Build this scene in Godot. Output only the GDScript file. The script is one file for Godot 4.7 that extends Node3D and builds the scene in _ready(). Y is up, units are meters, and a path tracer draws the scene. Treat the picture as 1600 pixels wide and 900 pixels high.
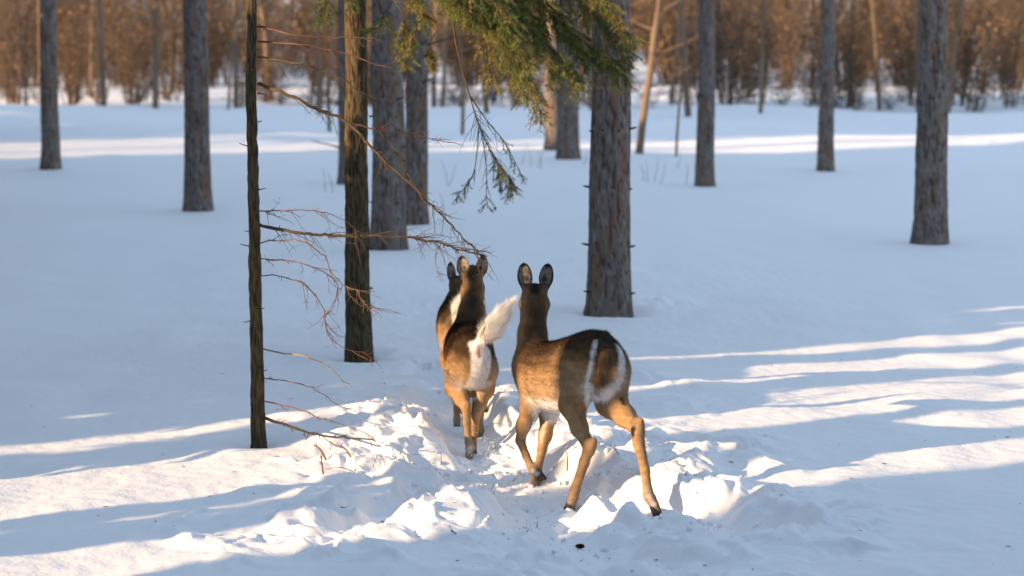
extends Node3D
# Three white-tailed deer trotting down a trampled trail through a snowy wood, low winter sun from the left.

const EYE := Vector3(0, 2.58, 0)
const FOCAL := 3375.0            # focal length in photo pixels (photo 1600 x 900)
const PITCH := -0.11388          # camera looks slightly down
const UNDISTURBED := 0.10        # depth of untouched snow above the floor of the trail
var sun_travel := Vector3(0.84, 0, -0.543)   # set in _ready
var rng := RandomNumberGenerator.new()
var used_names := {}
var M := {}

# ---------------------------------------------------------------- pixels to places
func ray(px: float, py: float) -> Vector3:
	return Vector3(px - 800.0, 450.0 - py, -FOCAL).rotated(Vector3.RIGHT, PITCH)

func at(px: float, py: float, depth: float) -> Vector3:
	var d := ray(px, py)
	return EYE + d * (depth / -d.z)

func gnd(px: float, py: float, y := 0.0) -> Vector3:
	var d := ray(px, py)
	return EYE + d * ((y - EYE.y) / d.y)

# ---------------------------------------------------------------- mesh buffer
class MB:
	var v := PackedVector3Array()
	var n := PackedVector3Array()
	var c := PackedColorArray()
	var i := PackedInt32Array()
	func vert(p: Vector3, nn: Vector3, cc: Color) -> int:
		v.append(p); n.append(nn); c.append(cc)
		return v.size() - 1
	func tri(a: int, b: int, d: int) -> void:
		i.append(a); i.append(b); i.append(d)
	# a triangle whose front looks the way of nn
	func ftri(a: int, b: int, d: int, nn: Vector3) -> void:
		if (v[d] - v[a]).cross(v[b] - v[a]).dot(nn) >= 0.0:
			tri(a, b, d)
		else:
			tri(a, d, b)
	func mesh(m: Material) -> ArrayMesh:
		var arr := []
		arr.resize(Mesh.ARRAY_MAX)
		arr[Mesh.ARRAY_VERTEX] = v
		arr[Mesh.ARRAY_NORMAL] = n
		arr[Mesh.ARRAY_COLOR] = c
		arr[Mesh.ARRAY_INDEX] = i
		var am := ArrayMesh.new()
		am.add_surface_from_arrays(Mesh.PRIMITIVE_TRIANGLES, arr)
		am.surface_set_material(0, m)
		return am
	# swept tube, front faces clockwise
	func tube(pts: Array, rad: Array, sides: int, col: Color, vary := 0.0, r: RandomNumberGenerator = null) -> void:
		var up := Vector3.UP
		var base := -1
		var count := pts.size()
		for k in count:
			var p: Vector3 = pts[k]
			var t: Vector3 = ((pts[mini(k + 1, count - 1)] as Vector3) - (pts[maxi(k - 1, 0)] as Vector3)).normalized()
			if absf(t.dot(up)) > 0.95:
				up = Vector3.RIGHT
			var s := t.cross(up).normalized()
			var w := s.cross(t).normalized()
			up = w
			var cc := col
			if vary > 0.0 and r:
				var f := 1.0 + r.randf_range(-vary, vary)
				cc = Color(col.r * f, col.g * f, col.b * f)
			var start := v.size()
			for j in sides:
				var a := TAU * j / sides
				var d := s * cos(a) + w * sin(a)
				vert(p + d * float(rad[k]), d, cc)
			if base >= 0:
				for j in sides:
					var j2 := (j + 1) % sides
					tri(base + j, start + j2, start + j)
					tri(base + j, base + j2, start + j2)
			base = start

func inst(called: String, mesh: Mesh, parent: Node, kind := "") -> MeshInstance3D:
	var o := MeshInstance3D.new()
	o.name = called
	o.mesh = mesh
	if kind != "":
		o.set_meta("kind", kind)
	parent.add_child(o, true)
	return o

func numbered(called: String) -> String:
	var k: int = used_names.get(called, 0)
	used_names[called] = k + 1
	return called if k == 0 else "%s_%03d" % [called, k]

func thing(called: String, label: String, category: String, where := Vector3.ZERO, group := "") -> Node3D:
	var o := Node3D.new()
	o.name = numbered(called)
	add_child(o)
	o.position = where
	o.set_meta("label", label)
	o.set_meta("category", category)
	if group != "":
		o.set_meta("group", group)
	return o

func copy(src: Node3D, called: String, label: String, where: Vector3, turn: float, scl: float, group := "") -> Node3D:
	var o: Node3D = src.duplicate()
	o.name = numbered(called)
	add_child(o)
	o.position = where
	o.rotation = Vector3(0, turn, 0)
	o.scale = Vector3.ONE * scl
	o.set_meta("label", label)
	if group != "":
		o.set_meta("group", group)
	elif o.has_meta("group"):
		o.remove_meta("group")
	return o

func noise(seed_: int, freq: float, octaves := 1) -> FastNoiseLite:
	var f := FastNoiseLite.new()
	f.seed = seed_
	f.noise_type = FastNoiseLite.TYPE_SIMPLEX_SMOOTH
	f.frequency = freq
	f.fractal_type = FastNoiseLite.FRACTAL_FBM if octaves > 1 else FastNoiseLite.FRACTAL_NONE
	f.fractal_octaves = octaves
	return f

func noise_tex(seed_: int, freq: float, octaves: int, size := 512, normal := false, strength := 4.0) -> NoiseTexture2D:
	var t := NoiseTexture2D.new()
	t.width = size
	t.height = size
	t.seamless = true
	t.noise = noise(seed_, freq, octaves)
	t.as_normal_map = normal
	t.bump_strength = strength
	return t

func vmat(rough: float, spec := 0.3) -> StandardMaterial3D:
	var m := StandardMaterial3D.new()
	m.vertex_color_use_as_albedo = true
	m.roughness = rough
	m.metallic_specular = spec
	return m

# ---------------------------------------------------------------- materials
func make_materials() -> void:
	var s := vmat(0.75, 0.35)
	s.heightmap_enabled = true
	s.heightmap_texture = noise_tex(5, 0.02, 5)
	s.heightmap_scale = 0.22
	s.uv1_triplanar = true
	s.uv1_world_triplanar = true
	s.uv1_scale = Vector3(2.2, 2.2, 2.2)
	s.subsurf_scatter_enabled = false
	M.snow = s
	M.fur = vmat(0.8, 0.25)
	M.hair = vmat(0.7, 0.3)
	M.hair.backlight_enabled = true
	M.hair.backlight = Color(0.35, 0.35, 0.35)
	var tail := vmat(0.8, 0.2)
	tail.backlight_enabled = true
	tail.backlight = Color(0.6, 0.6, 0.6)
	M.flag = tail
	var b := vmat(0.95, 0.15)
	b.heightmap_enabled = true
	b.heightmap_texture = noise_tex(9, 0.02, 4)
	b.heightmap_scale = 1.0
	b.uv1_triplanar = true
	b.uv1_world_triplanar = true
	b.uv1_scale = Vector3(5, 1.6, 5)
	M.bark = b
	M.twig = vmat(0.75, 0.3)
	var nd := vmat(0.55, 0.4)
	nd.backlight_enabled = true
	nd.backlight = Color(0.35, 0.4, 0.2)
	M.needle = nd
	var lf := vmat(0.8, 0.2)
	lf.backlight_enabled = true
	lf.backlight = Color(0.5, 0.4, 0.3)
	M.leaf = lf

# ================================================================ main
func _ready() -> void:
	rng.seed = 20
	# --- camera
	var cam := Camera3D.new()
	cam.name = "camera"
	add_child(cam)
	cam.position = EYE
	cam.rotation = Vector3(PITCH, 0, 0)
	cam.near = 0.1
	cam.far = 900.0
	var att := CameraAttributesPhysical.new()
	att.frustum_focal_length = 90.0
	att.frustum_focus_distance = 12.3
	att.frustum_near = 0.1
	att.frustum_far = 900.0
	att.exposure_aperture = 2.7
	cam.attributes = att
	cam.fov = rad_to_deg(2.0 * atan(450.0 / FOCAL))
	cam.current = true
	# --- sun and sky
	var el := deg_to_rad(15.0)
	var az := Vector2(0.86, -0.51).normalized()
	sun_travel = Vector3(az.x * cos(el), -sin(el), az.y * cos(el))
	var sun := DirectionalLight3D.new()
	sun.name = "sun"
	add_child(sun)
	sun.look_at_from_position(Vector3.ZERO, sun_travel, Vector3.UP)
	sun.light_color = Color(1.0, 0.835, 0.645)
	sun.light_energy = 1.5
	sun.light_angular_distance = 0.55
	sun.shadow_enabled = true
	var sky := ProceduralSkyMaterial.new()
	sky.sky_top_color = Color(0.60, 0.685, 0.79)
	sky.sky_horizon_color = Color(0.83, 0.87, 0.90)
	sky.sky_curve = 0.2
	sky.ground_bottom_color = Color(0.6, 0.65, 0.72)
	sky.ground_horizon_color = Color(0.7, 0.76, 0.84)
	sky.sky_energy_multiplier = 0.87
	var env := Environment.new()
	env.background_mode = Environment.BG_SKY
	env.sky = Sky.new()
	env.sky.sky_material = sky
	env.tonemap_mode = Environment.TONE_MAPPER_LINEAR
	env.tonemap_exposure = 2.1
	env.sdfgi_enabled = true
	env.ssao_enabled = true
	env.ssil_enabled = true
	var we := WorldEnvironment.new()
	we.name = "environment"
	we.environment = env
	add_child(we)

	make_materials()
	setup_terrain()
	build_ground()
	print("ground ", Time.get_ticks_msec())
	build_pines()
	print("pines ", Time.get_ticks_msec())
	build_spruce_stand()
	print("stand ", Time.get_ticks_msec())
	build_thicket()
	print("thicket ", Time.get_ticks_msec())
	build_spruce()
	print("spruce ", Time.get_ticks_msec())
	build_bare_sapling()
	build_deer()
	print("deer ", Time.get_ticks_msec())
	build_litter()
	print("done ", Time.get_ticks_msec())

# ================================================================ snow
var n_und: FastNoiseLite
var n_a: FastNoiseLite
var n_b: FastNoiseLite
var n_c: FastNoiseLite
var n_d: FastNoiseLite
var n_e: FastNoiseLite
var trails := []
var mounds := []
var pits := []
var wells := []

func setup_terrain() -> void:
	n_und = noise(11, 0.16, 2)
	n_a = noise(12, 1.1)
	n_b = noise(13, 2.9)
	n_c = noise(14, 7.0)
	n_d = noise(15, 17.0)
	n_e = noise(16, 0.75, 2)
	for line in [
		[[960, 905], [870, 830], [800, 765], [745, 725], [724, 690], [706, 650], [690, 612], [684, 578], [686, 548], [694, 520], [700, 495]],
		[[1150, 845], [1027, 808], [888, 801], [832, 774], [790, 745], [755, 722]],
		[[560, 850], [650, 805], [720, 750], [740, 722]],
	]:
		var pl := PackedVector2Array()
		for p in line:
			var g := gnd(p[0], p[1])
			pl.append(Vector2(g.x, g.z))
		trails.append(pl)
	var pr := RandomNumberGenerator.new()
	pr.seed = 12
	for k in 70:
		var pl2: PackedVector2Array = trails[k % 3]
		var sg := pr.randi_range(0, mini(pl2.size() - 2, 6))
		var c := pl2[sg].lerp(pl2[sg + 1], pr.randf()) + Vector2(pr.randfn(), pr.randfn()) * 0.17
		pits.append([c.x, c.y, pr.randf_range(0.035, 0.065), pr.randf_range(0.02, 0.055)])
	for w in [[561, 566, 0.11], [951, 487, 0.2], [405, 690, 0.05], [607, 390, 0.2], [650, 348, 0.17]]:
		var gw := gnd(w[0], w[1], UNDISTURBED)
		wells.append([gw.x, gw.z, w[2]])
	# heaps of thrown snow: photo pixel of the centre, half width and half length in metres, height
	for m in [
		[640, 700, 0.20, 0.45, 0.10], [575, 690, 0.30, 0.35, 0.07], [660, 690, 0.12, 0.35, 0.06], [540, 735, 0.25, 0.25, 0.06],
		[905, 735, 0.12, 0.25, 0.11], [955, 745, 0.12, 0.25, 0.12], [1000, 735, 0.10, 0.3, 0.10], [1055, 760, 0.13, 0.22, 0.10], [1090, 745, 0.12, 0.3, 0.09],
		[880, 690, 0.16, 0.4, 0.12], [800, 690, 0.12, 0.5, 0.09], [790, 650, 0.12, 0.6, 0.08], [1000, 700, 0.3, 0.5, 0.08], [1150, 720, 0.35, 0.5, 0.12],
		[935, 836, 0.07, 0.09, 0.07], [990, 852, 0.16, 0.08, 0.03], [1085, 832, 0.10, 0.12, 0.05], [870, 858, 0.12, 0.12, 0.05], [1080, 880, 0.12, 0.1, 0.03],
		[600, 785, 0.16, 0.16, 0.09], [690, 788, 0.14, 0.16, 0.09], [740, 800, 0.14, 0.14, 0.06], [560, 805, 0.2, 0.2, 0.06], [640, 815, 0.14, 0.14, 0.05],
		[1015, 830, 0.16, 0.16, -0.07], [1030, 812, 0.12, 0.14, -0.05], [832, 784, 0.10, 0.12, -0.04], [888, 812, 0.12, 0.12, -0.04], [735, 728, 0.10, 0.14, -0.04], [1010, 610, 0.2, 0.18, 0.06], [1075, 622, 0.25, 0.2, 0.05], [1050, 655, 0.3, 0.4, 0.06], [1040, 480, 0.3, 0.5, 0.08],
	]:
		var g2 := gnd(m[0], m[1], 0.05)
		mounds.append([g2.x, g2.z, m[2], m[3], m[4]])

func seg_dist(p: Vector2, pl: PackedVector2Array) -> float:
	var best := 1e9
	for k in pl.size() - 1:
		var a := pl[k]
		var ab := pl[k + 1] - a
		var t := clampf((p - a).dot(ab) / ab.length_squared(), 0.0, 1.0)
		best = minf(best, (p - a - ab * t).length_squared())
	return sqrt(best)

func soft_abs(x: float) -> float:
	return sqrt(x * x + 0.004)

func height(x: float, z: float) -> float:
	var depth := -z
	var h := UNDISTURBED + 0.07 * n_und.get_noise_2d(x, z * 0.6) + 0.012 * n_a.get_noise_2d(x, z)
	if depth > 40.0:
		h += 0.35 * smoothstep(40.0, 75.0, depth) * n_und.get_noise_2d(x * 0.35 + 50.0, z * 0.3)
		h += 9.0 * smoothstep(120.0, 320.0, depth)
	if depth < 7.0 or depth > 24.0 or absf(x) > 6.5:
		return h
	# light wind and drip texture everywhere near
	h += 0.02 * n_b.get_noise_2d(x * 0.45, z * 0.28) * smoothstep(0.0, 0.4, n_und.get_noise_2d(x * 2.0 + 40.0, z * 2.0))
	for w in wells:
		var dw: float = Vector2(x - w[0], z - w[1]).length() - w[2]
		if dw < 0.7:
			h += -0.055 * exp(-maxf(dw, 0.0) / 0.10) + 0.02 * exp(-pow((dw - 0.3) / 0.15, 2.0))
	h += 0.003 * n_c.get_noise_2d(x, z)
	var p := Vector2(x, z)
	var d1 := seg_dist(p, trails[0])
	var d := minf(d1, minf(seg_dist(p, trails[1]), seg_dist(p, trails[2]) + 0.1))
	var wob := 0.16 * n_b.get_noise_2d(x * 0.7 + 9.0, z * 0.7)
	var fade := 1.0 - 0.75 * smoothstep(14.4, 17.0, depth)
	var tr := smoothstep(0.36, 0.14, d + wob) * fade
	var dist := smoothstep(1.25, 0.3, d + wob * 2.0) * (1.0 - smoothstep(13.6, 15.5, depth) * 0.85)
	# broken blocks: billows with sharp creases, and small cliffs
	var wx := x + 0.10 * n_b.get_noise_2d(x + 31.0, z)
	var wz := z + 0.10 * n_b.get_noise_2d(x, z + 17.0)
	var bill := 0.12 * soft_abs(n_e.get_noise_2d(wx * 1.6, wz * 1.3)) + 0.046 * soft_abs(n_b.get_noise_2d(wx, wz)) + 0.016 * soft_abs(n_c.get_noise_2d(wx, wz)) + 0.0045 * n_d.get_noise_2d(wx, wz)
	var cliff := smoothstep(0.0, 0.10, n_e.get_noise_2d(wx + 7.0, wz - 3.0)) * 0.036 + smoothstep(0.05, 0.20, n_b.get_noise_2d(wx * 0.6, wz * 0.6)) * 0.024
	h = h * (1.0 - 0.92 * tr)
	h += dist * ((bill + cliff) * (1.0 - 0.55 * tr) - 0.045)
	if d < 0.7:
		for q in pits:
			var r2: float = (x - q[0]) * (x - q[0]) + (z - q[1]) * (z - q[1])
			if r2 < 0.04:
				var rr: float = sqrt(r2) / q[2] + 0.35 * n_c.get_noise_2d(x, z)
				h += -q[3] * smoothstep(1.15, 0.55, rr) + q[3] * 0.35 * exp(-pow((rr - 1.45) / 0.35, 2.0))
	for m in mounds:
		var ex: float = (x - m[0]) / m[2]
		var ez: float = (z - m[1]) / m[3]
		var e2 := ex * ex + ez * ez
		if e2 < 5.0:
			var prof := exp(-e2 * 1.1)
			h += m[4] * 0.75 * prof * (0.85 + 0.45 * n_b.get_noise_2d(wx * 1.2, wz * 1.2) + 0.25 * soft_abs(n_c.get_noise_2d(wx, wz)))
	return h

func grid_lines(lo: float, hi: float, step: float, out_lo: float, out_hi: float, grow: float) -> PackedFloat32Array:
	var mid := []
	var x := lo
	while x < hi:
		mid.append(x)
		x += step
	mid.append(hi)
	var s := step
	x = hi
	while x < out_hi:
		s *= grow
		x += s
		mid.append(x)
	s = step
	x = lo
	while x > out_lo:
		s *= grow
		x -= s
		mid.push_front(x)
	return PackedFloat32Array(mid)

func build_ground() -> void:
	var xs := grid_lines(-2.7, 2.9, 0.0165, -420.0, 420.0, 1.07)
	var zs := grid_lines(-15.0, -10.0, 0.018, -560.0, 60.0, 1.04)
	var nx := xs.size()
	var nz := zs.size()
	var mb := MB.new()
	mb.v.resize(nx * nz)
	mb.n.resize(nx * nz)
	mb.c.resize(nx * nz)
	var hs := PackedFloat32Array()
	hs.resize(nx * nz)
	for j in nz:
		for i in nx:
			hs[j * nx + i] = height(xs[i], zs[j])
	var col := Color(0.86, 0.87, 0.885)
	for j in nz:
		var j0 := maxi(j - 1, 0)
		var j1 := mini(j + 1, nz - 1)
		for i in nx:
			var k := j * nx + i
			var i0 := maxi(i - 1, 0)
			var i1 := mini(i + 1, nx - 1)
			mb.v[k] = Vector3(xs[i], hs[k], zs[j])
			mb.n[k] = Vector3(-(hs[j * nx + i1] - hs[j * nx + i0]) / (xs[i1] - xs[i0]), 1.0, -(hs[j1 * nx + i] - hs[j0 * nx + i]) / (zs[j1] - zs[j0])).normalized()
			mb.c[k] = col
	var ix := PackedInt32Array()
	ix.resize((nx - 1) * (nz - 1) * 6)
	var q := 0
	for j in nz - 1:
		for i in nx - 1:
			var k := j * nx + i
			ix[q] = k; ix[q + 1] = k + 1; ix[q + 2] = k + nx + 1
			ix[q + 3] = k; ix[q + 4] = k + nx + 1; ix[q + 5] = k + nx
			q += 6
	mb.i = ix
	var o := inst("snow_ground", mb.mesh(M.snow), self, "structure")
	o.set_meta("label", "deep snow cover with a trampled deer trail through it")
	print("ground verts ", nx * nz)

# ================================================================ trunks
func trunk_mesh(h: float, r0: float, r1: float, segs: int, fine: float, fine_step: float, style: String, seed_: int, lean := Vector2.ZERO) -> ArrayMesh:
	var mb := MB.new()
	var nb := noise(seed_, 1.0)
	var nc := noise(seed_ + 1, 1.0)
	var nl := noise(seed_ + 2, 1.0, 2)
	var ys := []
	var y := -0.4
	var st := fine_step
	while y < h:
		ys.append(y)
		if y > fine:
			st = minf(st * 1.15, 0.6)
		y += st
	ys.append(h)
	for k in ys.size():
		var yy: float = ys[k]
		var t := clampf(yy / h, 0.0, 1.0)
		var r := lerpf(r0, r1, t) + r0 * 0.22 * exp(-maxf(yy, 0.0) / 0.25)
		var cx := lean.x * yy + 0.02 * nl.get_noise_2d(yy * 0.5, 3.0)
		var cz := lean.y * yy + 0.02 * nl.get_noise_2d(yy * 0.5, 9.0)
		for j in segs:
			var a := TAU * j / segs
			var d := Vector3(cos(a), 0, sin(a))
			# bark: long plates cut by dark furrows; coordinates on the trunk's surface
			var q := d * r0
			var f1: float
			var f2: float
			var crack: float
			var col: Color
			var relief: float
			if style == "spruce":
				f1 = nb.get_noise_3d(q.x * 75.0, yy * 9.0, q.z * 75.0)
				f2 = nc.get_noise_3d(q.x * 18.0, yy * 6.0, q.z * 18.0)
				crack = smoothstep(0.25, -0.35, f1)
				relief = 0.006 * f1 + 0.004 * f2
				col = Color(0.125, 0.098, 0.058).lerp(Color(0.045, 0.035, 0.024), crack)
				if f2 > 0.15:
					col = col.lerp(Color(0.085, 0.085, 0.05), smoothstep(0.15, 0.5, f2) * 0.5)
			else:
				f1 = nb.get_noise_3d(q.x * 30.0, yy * 2.6 + 0.5 * nc.get_noise_3d(q.x * 20.0, yy * 3.0, q.z * 20.0), q.z * 30.0)
				f2 = nc.get_noise_3d(q.x * 60.0, yy * 9.0, q.z * 60.0)
				var f3 := nl.get_noise_3d(q.x * 8.0, yy * 1.6, q.z * 8.0)
				crack = smoothstep(0.20, 0.03, absf(f1))
				relief = 0.013 * minf(absf(f1) * 3.0, 1.0) + 0.003 * f2
				col = Color(0.185, 0.160, 0.145).lerp(Color(0.270, 0.238, 0.218), smoothstep(0.0, 0.6, f2))
				col = col.lerp(Color(0.225, 0.135, 0.085), smoothstep(0.0, 0.45, f3) * 0.8)
				col = col.lerp(Color(0.055, 0.046, 0.042), crack * 0.85)
			mb.vert(Vector3(cx, yy, cz) + d * (r + relief), d, col)
		if k > 0:
			var b1 := k * segs
			var b0 := b1 - segs
			for j in segs:
				var j2 := (j + 1) % segs
				mb.tri(b0 + j, b0 + j2, b1 + j2)
				mb.tri(b0 + j, b1 + j2, b1 + j)
	# normals from the relief
	var nn := PackedVector3Array()
	nn.resize(mb.v.size())
	var k2 := 0
	while k2 < mb.i.size():
		var a2 := mb.v[mb.i[k2]]
		var fn := (mb.v[mb.i[k2 + 2]] - a2).cross(mb.v[mb.i[k2 + 1]] - a2)
		for e in 3:
			nn[mb.i[k2 + e]] += fn
		k2 += 3
	for k3 in nn.size():
		mb.n[k3] = nn[k3].normalized()
	return mb.mesh(M.bark)

var stub_mesh: ArrayMesh
var knot_mesh: ArrayMesh

func stub(parent: Node3D, pos: Vector3, dirv: Vector3, length: float, thick: float) -> void:
	if stub_mesh == null:
		var mb := MB.new()
		mb.tube([Vector3.ZERO, Vector3(0, 0.08, 0), Vector3(0, 0.3, 0.02), Vector3(0, 0.7, -0.03), Vector3(0, 1.0, 0.02), Vector3(0, 1.02, 0.02)], [1.9, 1.2, 0.85, 0.7, 0.5, 0.0], 7, Color(0.07, 0.058, 0.05))
		for k in mb.v.size():
			mb.v[k] = Vector3(mb.v[k].x, mb.v[k].y, mb.v[k].z)
		stub_mesh = mb.mesh(M.twig)
	var o := inst("branch_stub", stub_mesh, parent)
	var up := dirv.normalized()
	var side := up.cross(Vector3(0.3, 1, 0.2)).normalized()
	o.transform = Transform3D(Basis(side * thick, up * length, side.cross(up) * thick), pos)

func pine_crown(seed_: int, h: float) -> ArrayMesh:
	var mb := MB.new()
	var r := RandomNumberGenerator.new()
	r.seed = seed_
	for b in 46:
		var y := lerpf(h * 0.52, h * 0.98, pow(r.randf(), 0.8))
		var a := r.randf() * TAU
		var reach := lerpf(2.3, 0.5, (y / h - 0.52) / 0.46) * r.randf_range(0.7, 1.1)
		var p0 := Vector3(0, y, 0)
		var tip := Vector3(cos(a) * reach, y + reach * r.randf_range(-0.05, 0.3), sin(a) * reach)
		mb.tube([p0, p0.lerp(tip, 0.5) + Vector3(0, -0.08, 0), tip], [0.045, 0.025, 0.006], 4, Color(0.12, 0.09, 0.07))
		for t in 9:
			var c := p0.lerp(tip, r.randf_range(0.35, 1.05)) + Vector3(r.randf_range(-1, 1), r.randf_range(-0.4, 0.7), r.randf_range(-1, 1)) * 0.22
			var g := Color(0.035, 0.06, 0.022) * r.randf_range(0.7, 1.3)
			for k in 22:
				var d := Vector3(r.randfn(), r.randfn() + 0.3, r.randfn()).normalized()
				var s := d.cross(Vector3(r.randfn(), r.randfn(), r.randfn())).normalized()
				var nrm := s.cross(d).normalized()
				var q := mb.vert(c - s * 0.012, nrm, g)
				mb.vert(c + s * 0.012, nrm, g)
				mb.vert(c + d * r.randf_range(0.12, 0.2), nrm, g)
				mb.ftri(q, q + 1, q + 2, nrm)
	return mb.mesh(M.needle)

var pine_shaders := []

func pine(px: float, py: float, width_px: float, h: float, label: String, crown: ArrayMesh, stubs: Array, seed_: int, lean := Vector2.ZERO, segs := 64, step := 0.03, group := "") -> Node3D:
	var g := gnd(px, py, UNDISTURBED)
	var depth := -g.z
	g.y = height(g.x, g.z)
	var t := thing("pine_tree", label, "tree", g, group)
	var r := width_px * 0.5 * depth / FOCAL
	inst("trunk", trunk_mesh(h, r * 0.98, 0.05, segs, 4.6, step, "pine", seed_, lean), t)
	var c := inst("crown", crown, t)
	c.rotation.y = seed_ * 1.3
	c.position = Vector3(lean.x * h * 0.6, 0, lean.y * h * 0.6)
	c.scale = Vector3.ONE * (h / 15.0)
	for s in stubs:   # photo row of the whorl, angle round the trunk (0 = towards the camera), length
		var yy: float = at(px, s[0], depth).y - g.y
		var a: float = deg_to_rad(s[1])
		var d := Vector3(sin(a), 0.25, cos(a))
		var rr := lerpf(r, 0.05, yy / h)
		stub(t, Vector3(lean.x * yy, yy, lean.y * yy) + Vector3(d.x, 0, d.z) * rr * 0.93, d, s[2], 0.014)
	pine_shaders.append([g.x, g.z, h])
	return t

func build_pines() -> void:
	var crown := pine_crown(3, 15.0)
	pine(951, 487, 65, 15.0, "thick grey-brown pine trunk with paired knots, in snow beyond the largest deer", crown,
		[[456, -62, 0.09], [454, 4, 0.04], [459, 70, 0.08], [383, -75, 0.09], [379, -38, 0.05], [380, 30, 0.05], [386, 78, 0.07], [293, -80, 0.08], [292, 6, 0.05], [296, 80, 0.04], [206, -60, 0.06], [203, -25, 0.05], [204, 22, 0.05], [202, 72, 0.09], [110, 60, 0.05]], 40, Vector2(0.002, 0))
	pine(607, 390, 52, 15.5, "grey pine trunk close behind the dark spruce, knots at its side", crown,
		[[318, 30, 0.12], [316, -70, 0.05], [235, -30, 0.06], [230, 70, 0.06], [156, 40, 0.16], [155, -60, 0.06], [75, -50, 0.06], [72, 60, 0.08]], 50, Vector2(0.0005, 0))
	pine(650, 348, 35, 15.0, "slimmer grey pine trunk partly hidden by the grey trunk next to it", crown,
		[[245, 20, 0.05], [222, 50, 0.06], [128, 40, 0.25], [70, 70, 0.5], [68, 30, 0.2]], 60, Vector2(0.012, 0))
	pine(544, 286, 30, 14.0, "pale pine trunk half hidden behind the dark spruce trunk", crown, [[160, -60, 0.1], [230, -80, 0.5]], 70)
	pine(888, 252, 33, 16.0, "dark pine trunk in full shade beside the sunlit pine", crown, [[170, 60, 0.1]], 80, Vector2(0.003, 0))
	pine(864, 235, 24, 16.0, "pine trunk glowing orange in sunlight at the edge of the thicket", crown, [], 85, Vector2(-0.004, 0))
	pine(1102, 292, 27, 15.0, "grey pine trunk standing alone on open snow right of the thick knotted pine", crown, [[150, -60, 0.1], [210, 40, 0.06]], 90)
	# two pines beside the trail, between it and the spruce stand, whose trunks shade the largest deer's haunch and neck
	for q in [[924, 580, 11.97, 10.0, 0.225, 0.16], [834, 500, 12.7, 9.0, 0.14, -0.03]]:
		var a2 := at(q[0], q[1], q[2])
		var hx := Vector2(-sun_travel.x, -sun_travel.z).normalized()
		var lean2: Vector2 = Vector2(-hx.y, hx.x) * -float(q[5])
		var t3: float = q[3]
		var c2: Vector2 = Vector2(a2.x, a2.z) + hx * t3 - lean2 * (a2.y + 0.268 * t3)
		var t2 := thing("pine_tree", "pine with a tall bare trunk between the trail and the spruce stand", "tree", Vector3(c2.x, height(c2.x, c2.y), c2.y), "pines between trail and spruce stand")
		inst("trunk", trunk_mesh(15.0, q[4], 0.05, 40, 4.6, 0.05, "pine", 120 + int(q[0]), lean2), t2)
		var cr2 := inst("crown", crown, t2)
		cr2.position = Vector3(lean2.x * 9.0, 0, lean2.y * 9.0)
	# beyond the photograph's edges the same stand goes on
	pine(1290, 268, 24, 15.0, "slim pine trunk in the open stand far from the trail", crown, [], 95, Vector2.ZERO, 40, 0.06, "pines of the open stand")
	pine(1452, 380, 50, 15.0, "sturdy pine trunk in the open stand with bare snow around it", crown, [[250, 20, 0.08], [160, -60, 0.1]], 96, Vector2.ZERO, 48, 0.04, "pines of the open stand")
	pine(310, 330, 40, 15.0, "sturdy pine trunk left of the dark spruce in the open stand", crown, [[240, -40, 0.08], [150, 30, 0.1]], 97, Vector2.ZERO, 48, 0.04, "pines of the open stand")
	pine(80, 262, 28, 15.0, "slim pine trunk far left of the dark spruce", crown, [], 98, Vector2.ZERO, 40, 0.06, "pines of the open stand")

# ================================================================ spruces that shade the trail from the left
func stand_spruce_meshes(seed_: int, h: float, low := 0.35) -> Array:
	var r := RandomNumberGenerator.new()
	r.seed = seed_
	var wood := MB.new()
	wood.tube([Vector3(0, -0.3, 0), Vector3(0, h * 0.5, 0), Vector3(0, h, 0)], [0.13, 0.08, 0.01], 8, Color(0.10, 0.08, 0.06))
	var mb := MB.new()
	var y := low
	while y < h - 0.15:
		var f := 1.0 - y / h
		var nb := 7 if f > 0.3 else 5
		for b in nb:
			var a := TAU * (b + r.randf_range(-0.3, 0.3)) / nb + y * 2.0
			var reach := (0.2 + 1.75 * pow(f, 0.8)) * r.randf_range(0.75, 1.1)
			var out := Vector3(cos(a), 0, sin(a))
			var side := Vector3(-out.z, 0, out.x)
			var p0 := Vector3(0, y + r.randf_range(-0.1, 0.1), 0)
			var p1 := p0 + out * reach * 0.5 + Vector3(0, -0.05 * reach, 0)
			var p2 := p0 + out * reach + Vector3(0, -0.22 * reach, 0)
			wood.tube([p0, p1, p2], [0.022, 0.014, 0.004], 3, Color(0.10, 0.08, 0.06))
			var cnt := int(reach * 34.0) + 6
			for k in cnt:
				var t := lerpf(0.15, 1.0, (k + r.randf()) / cnt)
				var c := (p0.lerp(p1, t * 2.0) if t < 0.5 else p1.lerp(p2, t * 2.0 - 1.0))
				var l := r.randf_range(0.14, 0.34) * (1.15 - 0.6 * t)
				var sgn := 1.0 if k % 2 == 0 else -1.0
				var d := (side * sgn * 0.8 + out * 0.7 + Vector3(0, r.randf_range(-0.75, 0.0), 0)).normalized()
				var g := Color(0.03, 0.052, 0.022) * r.randf_range(0.7, 1.35)
				# a twig as a few blades of needles
				for e in 4:
					var wv := d.cross(Vector3(r.randfn(), r.randfn(), r.randfn())).normalized() * 0.034
					var nn := wv.cross(d).normalized()
					var q := mb.vert(c - wv, nn, g)
					mb.vert(c + wv, nn, g)
					mb.vert(c + d * l + wv * 0.3, nn, g)
					mb.vert(c + d * l * 0.55 + wv * 2.2, nn, g)
					mb.ftri(q, q + 1, q + 2, nn)
					mb.ftri(q + 1, q + 3, q + 2, nn)
		y += lerpf(0.26, 0.16, 1.0 - f)
	return [wood.mesh(M.twig), mb.mesh(M.needle)]

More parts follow.
